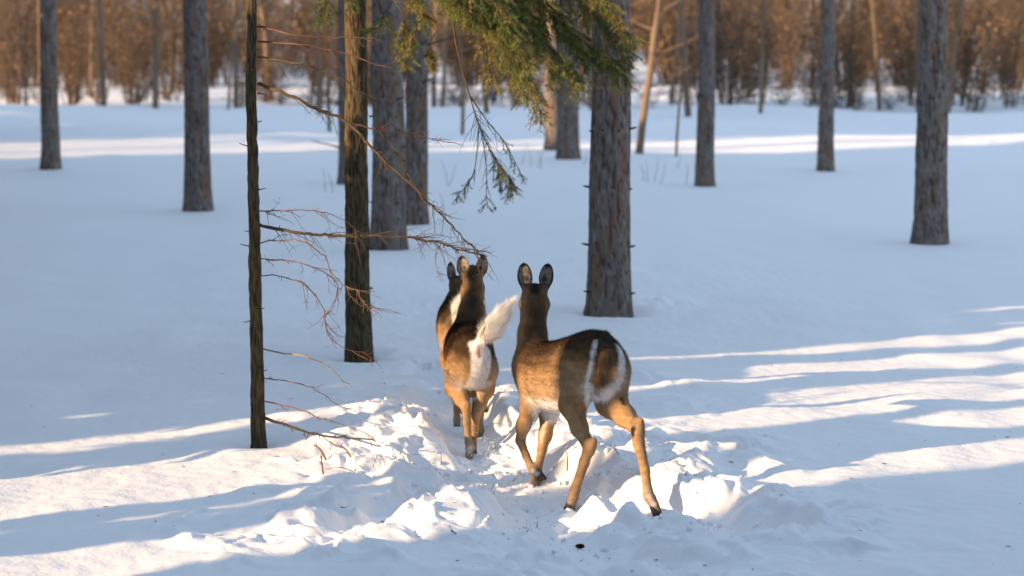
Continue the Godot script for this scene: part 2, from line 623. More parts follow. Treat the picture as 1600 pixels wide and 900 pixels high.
func blocks(x: float, z: float, h: float, rad: float, p: Vector3, bare := 0.0) -> bool:
	# does a spruce at x, z hide the sun from p?
	var to := -sun_travel
	var hx := Vector2(to.x, to.z)
	var rel := Vector2(x - p.x, z - p.z)
	var t := rel.dot(hx) / hx.length_squared()
	if t <= 0.0:
		return false
	var dd := (rel - hx * t).length()
	var y := p.y + to.y * t
	if y < bare * h:
		return dd < 0.12
	return y < h and dd < rad * (0.14 + 0.86 * pow(maxf(0.0, 1.0 - y / h), 0.8)) + 0.12

func build_spruce_stand() -> void:
	var ma := stand_spruce_meshes(101, 8.0)
	var mbm := stand_spruce_meshes(102, 8.0)
	var mcm := stand_spruce_meshes(104, 8.0, 3.3)
	var lit := []
	var shade := []
	# what the photograph shows in the sun: pixel, distance
	for q in [[838, 590, 12.4], [848, 555, 12.4], [822, 585, 12.5], [691, 505, 14.5], [696, 490, 14.6], [850, 590, 12.2], [868, 560, 12.2], [1008, 730, 11.6], [998, 668, 11.7], [735, 650, 13.2], [712, 600, 13.2], [864, 150, 50.8], [864, 200, 50.8], [864, 100, 50.8], [1010, 180, 48.0], [1020, 120, 48.0], [830, 140, 16.2], [780, 70, 16.2], [970, 90, 16.2], [620, 105, 16.8], [750, 130, 16.2], [800, 110, 16.0], [860, 60, 16.3], [905, 110, 16.0], [940, 70, 16.3], [980, 110, 16.3], [720, 120, 88.0], [790, 140, 90.0], [930, 60, 90.0], [1000, 90, 90.0], [1050, 125, 88.0], [1075, 60, 92.0], [620, 130, 88.0], [510, 100, 88.0], [770, 270, 15.9], [830, 170, 16.2], [700, 40, 16.3], [640, 285, 13.0], [620, 370, 13.2], [570, 470, 13.0]]:
		lit.append(at(q[0], q[1], q[2]))
	for q in [[640, 690], [590, 680], [900, 690], [960, 740], [1050, 745], [1080, 680], [610, 765], [690, 770], [790, 690], [700, 218], [820, 228], [1050, 228]]:
		lit.append(gnd(q[0], q[1], 0.16))
	# and what lies in the shade
	for y in [172, 180, 190, 200, 208, 250, 258, 270, 290, 310, 345, 365, 405, 425, 440, 475, 500, 520, 545, 570, 590, 870, 885, 900, 920]:
		for x in range(0, 1600, 50):
			shade.append(gnd(x + (y % 50), y, 0.1))
	for q in [[540, 800], [580, 830], [640, 815], [720, 820], [800, 805], [850, 820], [760, 745], [1090, 790], [930, 650], [1040, 640], [860, 780], [520, 770], [700, 640], [660, 600], [730, 700], [1000, 860], [460, 720], [460, 780], [380, 700], [380, 800], [300, 700], [300, 780], [200, 650], [200, 750], [100, 650], [100, 750], [20, 700], [20, 800], [1150, 720], [1180, 800], [1250, 650], [1250, 760], [1350, 700], [1350, 800], [1450, 650], [1450, 760], [1550, 700], [1550, 800], [1150, 640], [40, 620], [1550, 620]]:
		shade.append(gnd(q[0], q[1], 0.1))
	for y in [10, 60, 110, 160, 210, 260, 310, 360, 410, 460]:
		shade.append(at(951, y, 20.3))
		if y < 380:
			shade.append(at(607, y, 26.6))
			shade.append(at(655, y, 30.6))
		shade.append(at(561, y, 17.3))
	for q in [[900, 545, 12.0], [903, 590, 11.95], [912, 625, 11.95], [930, 545, 11.9], [950, 600, 11.9], [834, 490, 12.7], [834, 455, 12.7], [738, 440, 14.1], [738, 500, 14.0], [735, 530, 13.5], [750, 570, 13.2], [775, 510, 13.2], [905, 640, 12.0], [888, 230, 46.0], [888, 150, 46.0], [1100, 200, 38.0], [1100, 100, 38.0]]:
		shade.append(at(q[0], q[1], q[2]))
	var r := RandomNumberGenerator.new()
	r.seed = 77
	var placed := []
	var protos := [null, null, null]
	var hx := Vector2(-sun_travel.x, -sun_travel.z)
	for sweep in 4:
		for s in shade:
			var cover := 0
			for p in placed:
				if blocks(p[0], p[1], p[2] * 0.85, p[3] * 0.62, s, p[6]):
					cover += 1
			if cover >= 1 + sweep / 2:
				continue
			for attempt in 250:
				var t := r.randf_range(4.6, 48.0)
				var yr: float = s.y - sun_travel.y * t
				var limbed := r.randf() < 0.5
				var bare := 0.36 if limbed else 0.0
				var sc := maxf(0.35, yr / (r.randf_range(0.41, 0.72) if limbed else r.randf_range(0.15, 0.6)) / 8.0)
				var slim := r.randf_range(0.35, 1.0)
				if sc > 2.3:
					continue
				var xx: float = s.x + hx.x * t + r.randf_range(-0.5, 0.5)
				var zz: float = s.z + hx.y * t + r.randf_range(-0.5, 0.5)
				if xx > (0.262 * zz - 0.6 - 1.9 * sc * slim if zz < 0.0 else -3.0 - 1.9 * sc * slim):
					continue
				var ok := true
				for p in lit:
					if blocks(xx, zz, 8.0 * sc + 0.4, 2.5 * sc * slim + (0.7 if p.z < -40.0 else 0.0), p, bare * (0.85 if p.z < -40.0 else 1.0)):
						ok = false
						break
				if ok:
					for p in placed:
						if Vector2(xx - p[0], zz - p[1]).length() < 0.9:
							ok = false
							break
				if ok:
					placed.append([xx, zz, 8.0 * sc, 1.95 * sc * slim, sc, slim, bare])
					break
	# the wood closes behind the photographer too
	var back := 0
	for attempt in 900:
		if back >= 20:
			break
		var xx := r.randf_range(-11.0, 13.0)
		var zz := r.randf_range(-7.0, 12.0)
		var sc := r.randf_range(1.1, 2.0)
		var slim := r.randf_range(0.7, 1.0)
		if Vector2(xx, zz).length() < 2.2 + 2.3 * sc * slim:
			continue
		if zz < 3.0 and absf(xx) < 0.31 * maxf(-zz, 0.0) + 1.0 + 2.3 * sc * slim:
			continue
		var ok := true
		for p in lit:
			if blocks(xx, zz, 8.0 * sc, 2.5 * sc * slim, p):
				ok = false
				break
		for p in placed:
			if ok and Vector2(xx - p[0], zz - p[1]).length() < 1.3:
				ok = false
		if ok:
			placed.append([xx, zz, 8.0 * sc, 1.95 * sc * slim, sc, slim, 0.0])
			back += 1
	print("behind ", back)
	var grp := "spruces of the stand beside the trail"
	var lab := "dense green spruce of the stand to the side of the trail"
	var lab2 := "green spruce with a limbless lower trunk in the stand to the side of the trail"
	for k in placed.size():
		var p: Array = placed[k]
		var where := Vector3(p[0], height(p[0], p[1]), p[1])
		var kind := 2 if p[6] > 0.0 else k % 2
		if protos[kind] == null:
			var t := thing("spruce_tree", lab2 if kind == 2 else lab, "tree", where, grp if kind < 2 else "limbed spruces beside the trail")
			var mm: Array = [ma, mbm, mcm][kind]
			inst("trunk", mm[0], t)
			inst("crown", mm[1], t)
			t.scale = Vector3(p[4] * p[5], p[4], p[4] * p[5])
			t.rotation.y = r.randf() * TAU
			protos[kind] = t
		else:
			copy(protos[kind], "spruce_tree", lab2 if kind == 2 else lab, where, r.randf() * TAU, 1.0, grp if kind < 2 else "limbed spruces beside the trail").scale = Vector3(p[4] * p[5], p[4], p[4] * p[5])
	var dark := 0
	for s in shade:
		for p in placed:
			if blocks(p[0], p[1], p[2], p[3] * 0.8, s, p[6]):
				dark += 1
				break
	print("stand spruces ", placed.size(), " shaded ", dark, " of ", shade.size())

# ================================================================ thicket at the far edge
func shrub_meshes(seed_: int, h: float, leafy: float) -> Array:
	var r := RandomNumberGenerator.new()
	r.seed = seed_
	var mb := MB.new()
	var lv := MB.new()
	var stems := r.randi_range(4, 7)
	for s in stems:
		var a := r.randf() * TAU
		var lean := Vector3(cos(a), 0, sin(a)) * r.randf_range(0.1, 0.55)
		var pts := []
		var rad := []
		var hh := h * r.randf_range(0.6, 1.0)
		var p := Vector3(cos(a), 0, sin(a)) * r.randf() * 0.35
		for k in 7:
			pts.append(p)
			rad.append(0.035 * (1.0 - k / 7.5) * h / 5.0)
			p += (Vector3.UP + lean * (0.4 + 0.2 * k) + Vector3(r.randfn(), 0, r.randfn()) * 0.18) * hh / 6.0
		var tone := Color(0.135, 0.098, 0.07) * r.randf_range(0.6, 1.3)
		mb.tube(pts, rad, 4, tone)
		for b in 22:
			var t := r.randf_range(0.08, 0.98) * 6.0
			var k0 := int(t)
			var q: Vector3 = (pts[k0] as Vector3).lerp(pts[mini(k0 + 1, 6)], t - k0)
			var d := Vector3(r.randfn(), r.randf_range(0.0, 0.9), r.randfn()).normalized()
			var l := r.randf_range(0.35, 1.1) * h / 5.0
			var q1 := q + d * l * 0.5 + Vector3(r.randfn(), r.randfn(), r.randfn()) * 0.06
			var q2 := q + d * l + Vector3(0, 0.1, 0)
			mb.tube([q, q1, q2], [0.012 * h / 5.0, 0.008, 0.003], 3, tone)
			for e in 5:
				var w := q.lerp(q2, r.randf_range(0.25, 1.0))
				var d2 := (d + Vector3(r.randfn(), r.randfn(), r.randfn()) * 0.7).normalized()
				var w2 := w + d2 * r.randf_range(0.15, 0.5)
				mb.tube([w, w2], [0.006, 0.002], 3, tone * 1.15)
				if r.randf() < leafy:
					for u in 3:
						var c := w.lerp(w2, r.randf())
						var da := Vector3(r.randfn(), r.randfn() - 0.5, r.randfn()).normalized() * (0.05 + 0.11 * pow(r.randf(), 3.0))
						var db := da.cross(Vector3(r.randfn(), r.randfn(), r.randfn())).normalized() * da.length() * 0.4
						var g := Color(0.36, 0.22, 0.11) * pow(r.randf_range(0.35, 1.15), 2.0)
						var nrm := da.cross(db).normalized()
						var v0 := lv.vert(c, nrm, g)
						lv.vert(c + da * 0.5 + db, nrm, g)
						lv.vert(c + da, nrm, g)
						lv.vert(c + da * 0.5 - db, nrm, g)
						lv.ftri(v0, v0 + 1, v0 + 2, nrm)
						lv.ftri(v0, v0 + 2, v0 + 3, nrm)
	return [mb.mesh(M.twig), lv.mesh(M.leaf) if lv.v.size() else null]

func build_thicket() -> void:
	var r := RandomNumberGenerator.new()
	r.seed = 5
	var kinds := []
	for k in 4:
		kinds.append(shrub_meshes(200 + k, 5.0, [0.16, 0.5, 0.05, 0.3][k]))
	var protos := [null, null, null, null]
	var labels := ["sparse leafless grey-brown shrub at the edge of the far thicket", "shrub still full of withered orange leaves in the far thicket", "leafless twiggy shrub in the far thicket", "shrub with some withered brown leaves in the far thicket"]
	for n in 84:
		var depth := r.randf_range(82.0, 120.0)
		if n < 34:
			depth = r.randf_range(80.0, 90.0)
		var x := r.randf_range(-0.27, 0.27) * depth
		var k := n % 4
		var where := Vector3(x, height(x, -depth) - 0.05, -depth)
		var sc := r.randf_range(0.75, 1.3)
		if protos[k] == null:
			var t := thing("shrub", labels[k], "shrub", where, "shrubs of the far thicket " + ["a", "b", "c", "d"][k])
			t.set_meta("group", labels[k])
			inst("stems", kinds[k][0], t)
			if kinds[k][1]:
				inst("leaves", kinds[k][1], t, "stuff")
			t.rotation.y = r.randf() * TAU
			protos[k] = t
		else:
			copy(protos[k], "shrub", labels[k], where, r.randf() * TAU, sc, labels[k]).scale = Vector3(sc * 0.8, sc * r.randf_range(0.9, 1.9), sc * 0.8)
	# low growth along the edge of the snow
	for n in 44:
		var depth := r.randf_range(79.0, 88.0)
		var x := (-0.262 + 0.012 * n + r.randf_range(-0.005, 0.005)) * depth
		var k := n % 4
		var low: Node3D = copy(protos[k], "low_shrub", "", Vector3(x, height(x, -depth) - 0.05, -depth), r.randf() * TAU, 1.0, "")
		var w := r.randf_range(0.45, 0.8)
		low.scale = Vector3(w, r.randf_range(0.22, 0.36), w)
		var ll: String = "low twiggy shrub at the edge of the open snow, " + ["sparse and grey-brown", "thick with orange leaves", "quite leafless", "with some brown leaves"][k]
		low.set_meta("label", ll)
		low.set_meta("group", ll)
	# the wood behind that reads as one mass
	var wood := thing("woodland", "brown leafless woodland closing the view behind the thicket", "woodland")
	wood.set_meta("kind", "stuff")
	for k in 4:
		for part in 2:
			if kinds[k][part] == null:
				continue
			var rr := RandomNumberGenerator.new()
			rr.seed = 900 + k
			var mm := MultiMesh.new()
			mm.transform_format = MultiMesh.TRANSFORM_3D
			mm.mesh = kinds[k][part]
			mm.instance_count = 75
			for n in 75:
				var depth := rr.randf_range(112.0, 190.0)
				var x := rr.randf_range(-0.34, 0.30) * depth
				var sc := rr.randf_range(1.0, 2.2)
				mm.set_instance_transform(n, Transform3D(Basis(Vector3.UP, rr.randf() * TAU).scaled(Vector3(sc, sc, sc)), Vector3(x, height(x, -depth) - 0.05, -depth)))
			var o := MultiMeshInstance3D.new()
			o.name = "stems" if part == 0 else "leaves"
			o.multimesh = mm
			o.set_meta("kind", "stuff")
			wood.add_child(o, true)
	small_tree_row()
	# small trees that stand in front of the thicket
	small_tree("leafless_tree", "slender crooked leafless tree leaning right, sunlit on one side, before the thicket", [[997, 246, 6.5], [1003, 200, 6], [1010, 150, 5.5], [1017, 110, 5.5], [1022, 60, 5], [1030, 10, 4.5], [1036, -60, 4], [1050, -170, 3]], 47.5, 301)
	small_tree("leafless_tree", "thin straight sapling in snow between the leaning tree and the lone pine", [[1056, 245, 2.2], [1058, 210, 2.0], [1061, 170, 1.8], [1066, 120, 1.5], [1070, 60, 1.2]], 47.0, 302)
	small_tree("leafless_tree", "slender leafless tree standing between the slim pine and the dark pine", [[722, 205, 3.0], [724, 150, 2.8], [720, 90, 2.5], [716, 20, 2.2], [719, -60, 1.6]], 60.0, 303)
	small_tree("leafless_tree", "thin leafless tree at the thicket left of the dark spruce", [[515, 200, 3.0], [513, 150, 3.0], [517, 90, 2.6], [520, 20, 2.2], [518, -70, 1.5]], 60.0, 304)

func small_tree_row() -> void:
	var r := RandomNumberGenerator.new()
	r.seed = 31
	for k in 30:
		var depth := r.randf_range(70.0, 100.0)
		var px := 20.0 + 53.0 * k + r.randf_range(-25, 25)
		var base := 64.0 + (EYE.y - height((px - 800.0) / FOCAL * depth, -depth)) * FOCAL / depth
		var w := r.randf_range(1.8, 6.0)
		var lean := r.randf_range(-26.0, 26.0)
		small_tree("leafless_tree", "leafless tree among the shrubs of the far thicket", [[px, base, w], [px + lean * 0.3, base - 60, w * 0.9], [px + lean * 0.5, base - 120, w * 0.8], [px + lean, base - 190, w * 0.6], [px + lean * 1.2, base - 270, w * 0.3]], depth, 310 + k, "leafless trees in the far thicket")

func small_tree(called: String, label: String, path: Array, depth: float, seed_: int, group := "") -> void:
	var r := RandomNumberGenerator.new()
	r.seed = seed_
	var g := at(path[0][0], path[0][1], depth)
	var t := thing(called, label, "tree", Vector3(g.x, height(g.x, g.z), g.z), group)
	var pts := []
	var rad := []
	for p in path:
		var q := at(p[0], p[1], depth) - t.position
		pts.append(q)
		rad.append(p[2] * depth / FOCAL)
	pts[0] = Vector3((pts[0] as Vector3).x, -0.3, 0)
	var mb := MB.new()
	mb.tube(pts, rad, 9, Color(0.21, 0.15, 0.105), 0.25, r)
	inst("trunk", mb.mesh(M.bark), t)
	for b in 9:
		var mb2 := MB.new()
		var k := r.randi_range(2, pts.size() - 2)
		var q: Vector3 = (pts[k] as Vector3).lerp(pts[k + 1], r.randf())
		var d := Vector3(r.randfn(), r.randf_range(-0.1, 0.8), r.randfn()).normalized()
		var l := r.randf_range(0.6, 1.6)
		var m1 := q + d * l * 0.5 + Vector3(0, 0.06, 0)
		var m2 := q + d * l + Vector3(0, 0.2, 0)
		mb2.tube([q, m1, m2], [float(rad[k]) * 0.4, float(rad[k]) * 0.25, 0.004], 5, Color(0.18, 0.13, 0.09))
		for e in 6:
			var w := m1.lerp(m2, r.randf())
			mb2.tube([w, w + (d + Vector3(r.randfn(), r.randfn(), r.randfn()) * 0.6).normalized() * r.randf_range(0.2, 0.6)], [0.008, 0.003], 3, Color(0.18, 0.13, 0.09))
		inst("branch", mb2.mesh(M.twig), t)

# ================================================================ the spruce with hanging boughs
func path_point(pts: Array, t: float) -> Vector3:
	var f := clampf(t, 0.0, 0.9999) * (pts.size() - 1)
	var k := int(f)
	return (pts[k] as Vector3).lerp(pts[k + 1], f - k)

func smooth_path(pts: Array, per := 6) -> Array:
	var out := []
	var n := pts.size()
	for k in n - 1:
		var p0: Vector3 = pts[maxi(k - 1, 0)]
		var p1: Vector3 = pts[k]
		var p2: Vector3 = pts[k + 1]
		var p3: Vector3 = pts[mini(k + 2, n - 1)]
		for e in per:
			out.append(p1.cubic_interpolate(p2, p0, p3, float(e) / per))
	out.append(pts[n - 1])
	return out

func path_length(pts: Array) -> float:
	var l := 0.0
	for k in pts.size() - 1:
		l += (pts[k] as Vector3).distance_to(pts[k + 1])
	return l

func needles(mb: MB, a: Vector3, b: Vector3, col: Color, r: RandomNumberGenerator, per_m: float, nl := 0.021) -> void:
	var d := (b - a)
	var l := d.length()
	d /= l
	var s := d.cross(Vector3(0.31, 0.9, 0.2)).normalized()
	var w := s.cross(d)
	for k in int(l * per_m) + 2:
		var t := r.randf()
		var an := r.randf() * TAU
		var o := s * cos(an) + w * sin(an)
		var dir := (d * 0.75 + o * 0.8 + Vector3(0, 0.15, 0)).normalized()
		var wid := dir.cross(Vector3(r.randfn(), r.randfn(), r.randfn())).normalized() * 0.0012
		var p := a + d * l * t
		var f := r.randf_range(0.65, 1.35)
		var cc := Color(col.r * f, col.g * f, col.b * f)
		var nn := wid.cross(dir).normalized()
		var q := mb.vert(p - wid, nn, cc)
		mb.vert(p + wid, nn, cc)
		mb.vert(p + dir * nl * r.randf_range(0.8, 1.2), nn, cc)
		mb.ftri(q, q + 1, q + 2, nn)

const GREEN := Color(0.075, 0.125, 0.032)
const OLIVE := Color(0.25, 0.23, 0.055)
const BROWNED := Color(0.28, 0.20, 0.07)

func bough(parent: Node3D, path: Array, r0: float, leaf_from: float, density: float, twig_len: float, mix: float, seed_: int, needle_from := 0.0) -> void:
	var r := RandomNumberGenerator.new()
	r.seed = seed_
	var pts := []
	for p in path:
		pts.append(at(p[0], p[1], p[2]) - parent.position)
	pts = smooth_path(pts)
	var length := path_length(pts)
	var wood := MB.new()
	var nd := MB.new()
	var rad := []
	for k in pts.size():
		rad.append(lerpf(r0, 0.0022, pow(float(k) / (pts.size() - 1), 0.8)))
	var bark := Color(0.085, 0.062, 0.042)
	wood.tube(pts, rad, 6, bark, 0.2, r)
	var n := int(length * 30.0 * density)
	for k in n:
		var t := lerpf(leaf_from, 0.99, (k + r.randf()) / n)
		var p := path_point(pts, t)
		var tan_ := (path_point(pts, minf(t + 0.03, 0.999)) - path_point(pts, t - 0.03)).normalized()
		var side := tan_.cross(Vector3.UP)
		if side.length() < 0.2:
			side = Vector3(1, 0, 0.3)
		side = side.normalized().rotated(tan_, r.randfn() * 0.6)
		if k % 2 == 0:
			side = -side
		var l := twig_len * r.randf_range(0.45, 1.15) * (1.1 - 0.65 * t)
		var d := (tan_ * 0.65 + side * 0.75 + Vector3(0, -0.35, 0) + Vector3(r.randfn(), r.randfn(), r.randfn()) * 0.18).normalized()
		var p1 := p + d * l * 0.5
		var p2 := p1 + (d + Vector3(0, -0.45, 0)).normalized() * l * 0.5
		wood.tube([p, p1, p2], [0.0028, 0.002, 0.001], 3, bark)
		var u := r.randf()
		var col := GREEN.lerp(OLIVE, clampf(u + mix - 0.5, 0.0, 1.0)) * r.randf_range(0.5, 1.5)
		if u < mix * 0.25:
			col = BROWNED
		if t >= needle_from:
			needles(nd, p + d * l * 0.1, p1, col, r, 560.0)
			needles(nd, p1, p2, col, r, 620.0)
		for e in int(l / 0.055):
			var tt := r.randf_range(0.15, 0.95)
			var q := p.lerp(p1, tt * 2.0) if tt < 0.5 else p1.lerp(p2, tt * 2.0 - 1.0)
			var s2 := d.cross(Vector3.UP + Vector3(r.randfn(), 0, r.randfn()) * 0.3).normalized()
			if e % 2 == 0:
				s2 = -s2
			var d2 := (d * 0.7 + s2 * 0.75 + Vector3(0, -0.3, 0)).normalized()
			var l2 := r.randf_range(0.035, 0.10) * (1.1 - 0.5 * tt)
			if t >= needle_from:
				needles(nd, q, q + d2 * l2, col, r, 700.0)
	var o := inst("branch", wood.mesh(M.twig), parent)
	if nd.v.size():
		inst("needles", nd.mesh(M.needle), o, "stuff")

func build_spruce() -> void:
	var g := gnd(561, 566, UNDISTURBED)
	g.y = height(g.x, g.z)
	var D := -g.z
	var t := thing("spruce_tree", "dark olive-brown spruce trunk with green needled boughs hanging over the deer", "tree", g)
	inst("trunk", trunk_mesh(11.0, 20.0 * D / FOCAL * 0.98, 0.03, 56, 4.2, 0.028, "spruce", 500), t)
	for s in [[350, 40, 0.03], [388, 80, 0.02], [450, 75, 0.02], [470, -20, 0.02], [182, 85, 0.03], [520, 50, 0.02]]:
		var yy: float = at(561, s[0], D).y - g.y
		var a: float = deg_to_rad(s[1])
		stub(t, Vector3(sin(a), 0, cos(a)) * 0.098 + Vector3(0, yy, 0), Vector3(sin(a), 0.2, cos(a)), s[2], 0.008)
	# boughs: photo pixel and distance
	var E := D - 0.9
	for s in [
		[[[561, -230, D], [660, -130, D - 0.3], [780, -50, E], [870, 30, E], [930, 80, E], [972, 112, E]], 1.5, 0.42, 0.55],
		[[[561, -200, D], [650, -110, D - 0.4], [760, -30, E - 0.2], [830, 45, E - 0.3], [880, 95, E - 0.3], [905, 128, E - 0.3]], 1.4, 0.36, 0.2],
		[[[561, -180, D], [640, -90, D - 0.3], [730, -10, E], [785, 50, E], [820, 115, E], [845, 178, E]], 1.5, 0.38, 0.45],
		[[[561, -260, D], [680, -150, D - 0.2], [800, -90, E + 0.2], [880, -20, E + 0.2], [935, 30, E + 0.2], [978, 85, E + 0.2]], 1.5, 0.42, 0.6],
		[[[561, -170, D], [640, -100, D - 0.5], [720, -30, E - 0.3], [770, 25, E - 0.4], [800, 80, E - 0.4], [815, 150, E - 0.4]], 1.5, 0.34, 0.25],
		[[[561, -160, D], [620, -80, D - 0.4], [690, -20, E - 0.4], [745, 15, E - 0.5], [790, 40, E - 0.5]], 1.4, 0.34, 0.3],
		[[[561, -240, D], [660, -140, D - 0.3], [760, -80, E - 0.1], [840, -10, E - 0.1], [885, 40, E - 0.1], [915, 85, E - 0.1]], 1.6, 0.40, 0.4],
		[[[561, -210, D], [650, -120, D - 0.2], [740, -60, E + 0.1], [810, 0, E + 0.1], [850, 60, E + 0.1], [868, 120, E + 0.1]], 1.6, 0.38, 0.3],
		[[[561, -190, D], [640, -110, D - 0.6], [700, -50, E - 0.5], [760, 0, E - 0.6], [800, 40, E - 0.6], [830, 100, E - 0.6]], 1.4, 0.34, 0.15],
		[[[561, -150, D], [630, -90, D - 0.2], [700, -40, E + 0.2], [750, 20, E + 0.2], [765, 80, E + 0.2], [770, 130, E + 0.2]], 1.2, 0.30, 0.85],
		[[[561, -270, D], [700, -170, D - 0.3], [820, -100, E], [900, -40, E], [950, 10, E], [985, 60, E]], 1.3, 0.36, 0.6],
	]:
		bough(t, s[0], 0.022, 0.38, s[1] * 0.8, s[2], s[3] + 0.12, 600 + int(s[0][5 if s[0].size() > 5 else 4][0]))
	bough(t, [[561, -150, D], [600, -90, D - 0.5], [650, -40, E - 0.2], [700, 0, E - 0.3], [735, 30, E - 0.3]], 0.016, 0.4, 1.3, 0.30, 0.35, 641)
	bough(t, [[561, -140, D], [590, -90, D - 0.5], [625, -40, E], [650, -5, E], [668, 30, E]], 0.014, 0.4, 1.1, 0.26, 0.6, 642)
	# thin drooping branch, bare above and needled at its tips
	bough(t, [[561, -130, D], [640, -50, D - 0.4], [700, 20, E - 0.2], [714, 75, E - 0.3], [734, 150, E - 0.3], [752, 205, E - 0.4], [775, 250, E - 0.4], [800, 285, E - 0.4]], 0.012, 0.62, 0.7, 0.36, 0.35, 607, 0.84)
	bough(t, [[734, 150, E - 0.3], [762, 190, E - 0.3], [790, 225, E - 0.3], [815, 275, E - 0.3]], 0.006, 0.2, 0.55, 0.22, 0.45, 608, 0.5)
	bough(t, [[748, 200, E - 0.4], [745, 240, E - 0.45], [738, 275, E - 0.45], [714, 308, E - 0.45]], 0.005, 0.5, 0.9, 0.16, 0.1, 609, 0.6)
	bough(t, [[752, 205, E - 0.4], [760, 260, E - 0.45], [760, 300, E - 0.45], [762, 326, E - 0.45]], 0.004, 0.3, 0.5, 0.18, 0.2, 610, 0.6)
	# small sprigs near the trunk
	bough(t, [[561, -100, D], [600, -20, D - 0.4], [628, 20, D - 0.6], [632, 60, D - 0.6], [634, 100, D - 0.6]], 0.008, 0.55, 1.1, 0.22, 0.75, 611, 0.5)
	bough(t, [[561, -110, D], [620, -40, D - 0.4], [652, 20, D - 0.7], [650, 50, D - 0.7], [637, 72, D - 0.7]], 0.008, 0.4, 0.6, 0.2, 0.6, 612, 0.4)
	bough(t, [[561, -90, D], [620, -30, D - 0.4], [680, 30, D - 0.6], [672, 70, D - 0.6], [678, 105, D - 0.6]], 0.007, 0.75, 1.0, 0.14, 0.8, 613, 0.7)
	bough(t, [[561, -80, D], [590, 0, D - 0.3], [600, 35, D - 0.5], [575, 50, D - 0.6]], 0.008, 0.4, 0.8, 0.2, 0.2, 614)
	bough(t, [[561, -100, D], [530, -30, D - 0.4], [510, 5, D - 0.6], [505, 30, D - 0.7]], 0.009, 0.5, 0.9, 0.2, 0.2, 615)
	bough(t, [[561, -60, D], [548, -15, D - 0.4], [552, 15, D - 0.6]], 0.007, 0.5, 0.8, 0.16, 0.3, 616)
	# live crown above the frame
	var cr: Array = stand_spruce_meshes(103, 8.0)
	var c := inst("crown", cr[1], t)
	c.position = Vector3(0, 4.6, 0)
	var w := inst("crown_limbs", cr[0], t)
	w.position = Vector3(0, 4.6, 0)

# ================================================================ leafless young tree whose dead branches reach in from the left
func dead_branch(parent: Node3D, path: Array, r0: float, r1: float, col: Color, twigs: int, tl: float, seed_: int) -> void:
	var r := RandomNumberGenerator.new()
	r.seed = seed_
	var pts := []
	for p in path:
		pts.append(at(p[0], p[1], p[2]) - parent.position)
	pts = smooth_path(pts, 5)
	var rad := []
	for k in pts.size():
		rad.append(lerpf(r0, r1, float(k) / (pts.size() - 1)) * r.randf_range(0.88, 1.15))
		pts[k] += Vector3(r.randfn(), r.randfn(), r.randfn()) * 0.0035
	var mb := MB.new()
	mb.tube(pts, rad, 7, col, 0.25, r)
	var tw := MB.new()
	for k in twigs:
		var t := r.randf_range(0.05, 0.98)
		var p := path_point(pts, t)
		var tan_ := (path_point(pts, minf(t + 0.04, 0.999)) - path_point(pts, maxf(t - 0.04, 0.0))).normalized()
		var s := tan_.cross(Vector3(r.randfn(), r.randfn(), r.randfn())).normalized()
		if r.randf() < 0.55:    # spur
			var l := r.randf_range(0.006, 0.03)
			tw.tube([p, p + (s + tan_ * 0.4).normalized() * l], [lerpf(r0, r1, t) * 0.6, 0.0012], 4, col)
		else:
			var l := tl * r.randf_range(0.25, 1.0)
			var d := (tan_ * 0.8 + s * 0.7 + Vector3(0, -0.35, 0)).normalized()
			var q := [p]
			for e in 5:
				p += d * l / 5.0
				d = (d + Vector3(r.randfn(), r.randfn() - 0.3, r.randfn()) * 0.16).normalized()
				q.append(p)
			tw.tube(q, [0.0026, 0.0022, 0.0018, 0.0015, 0.0012, 0.0008], 4, col * 1.1)
			for e in 2:
				var w: Vector3 = q[r.randi_range(1, 4)]
				tw.tube([w, w + (d + Vector3(r.randfn(), r.randfn(), r.randfn()) * 0.8).normalized() * l * 0.35], [0.0014, 0.0007], 3, col * 1.1)
	var o := inst("branch", mb.mesh(M.twig), parent)
	if tw.v.size():
		inst("twigs", tw.mesh(M.twig), o, "stuff")

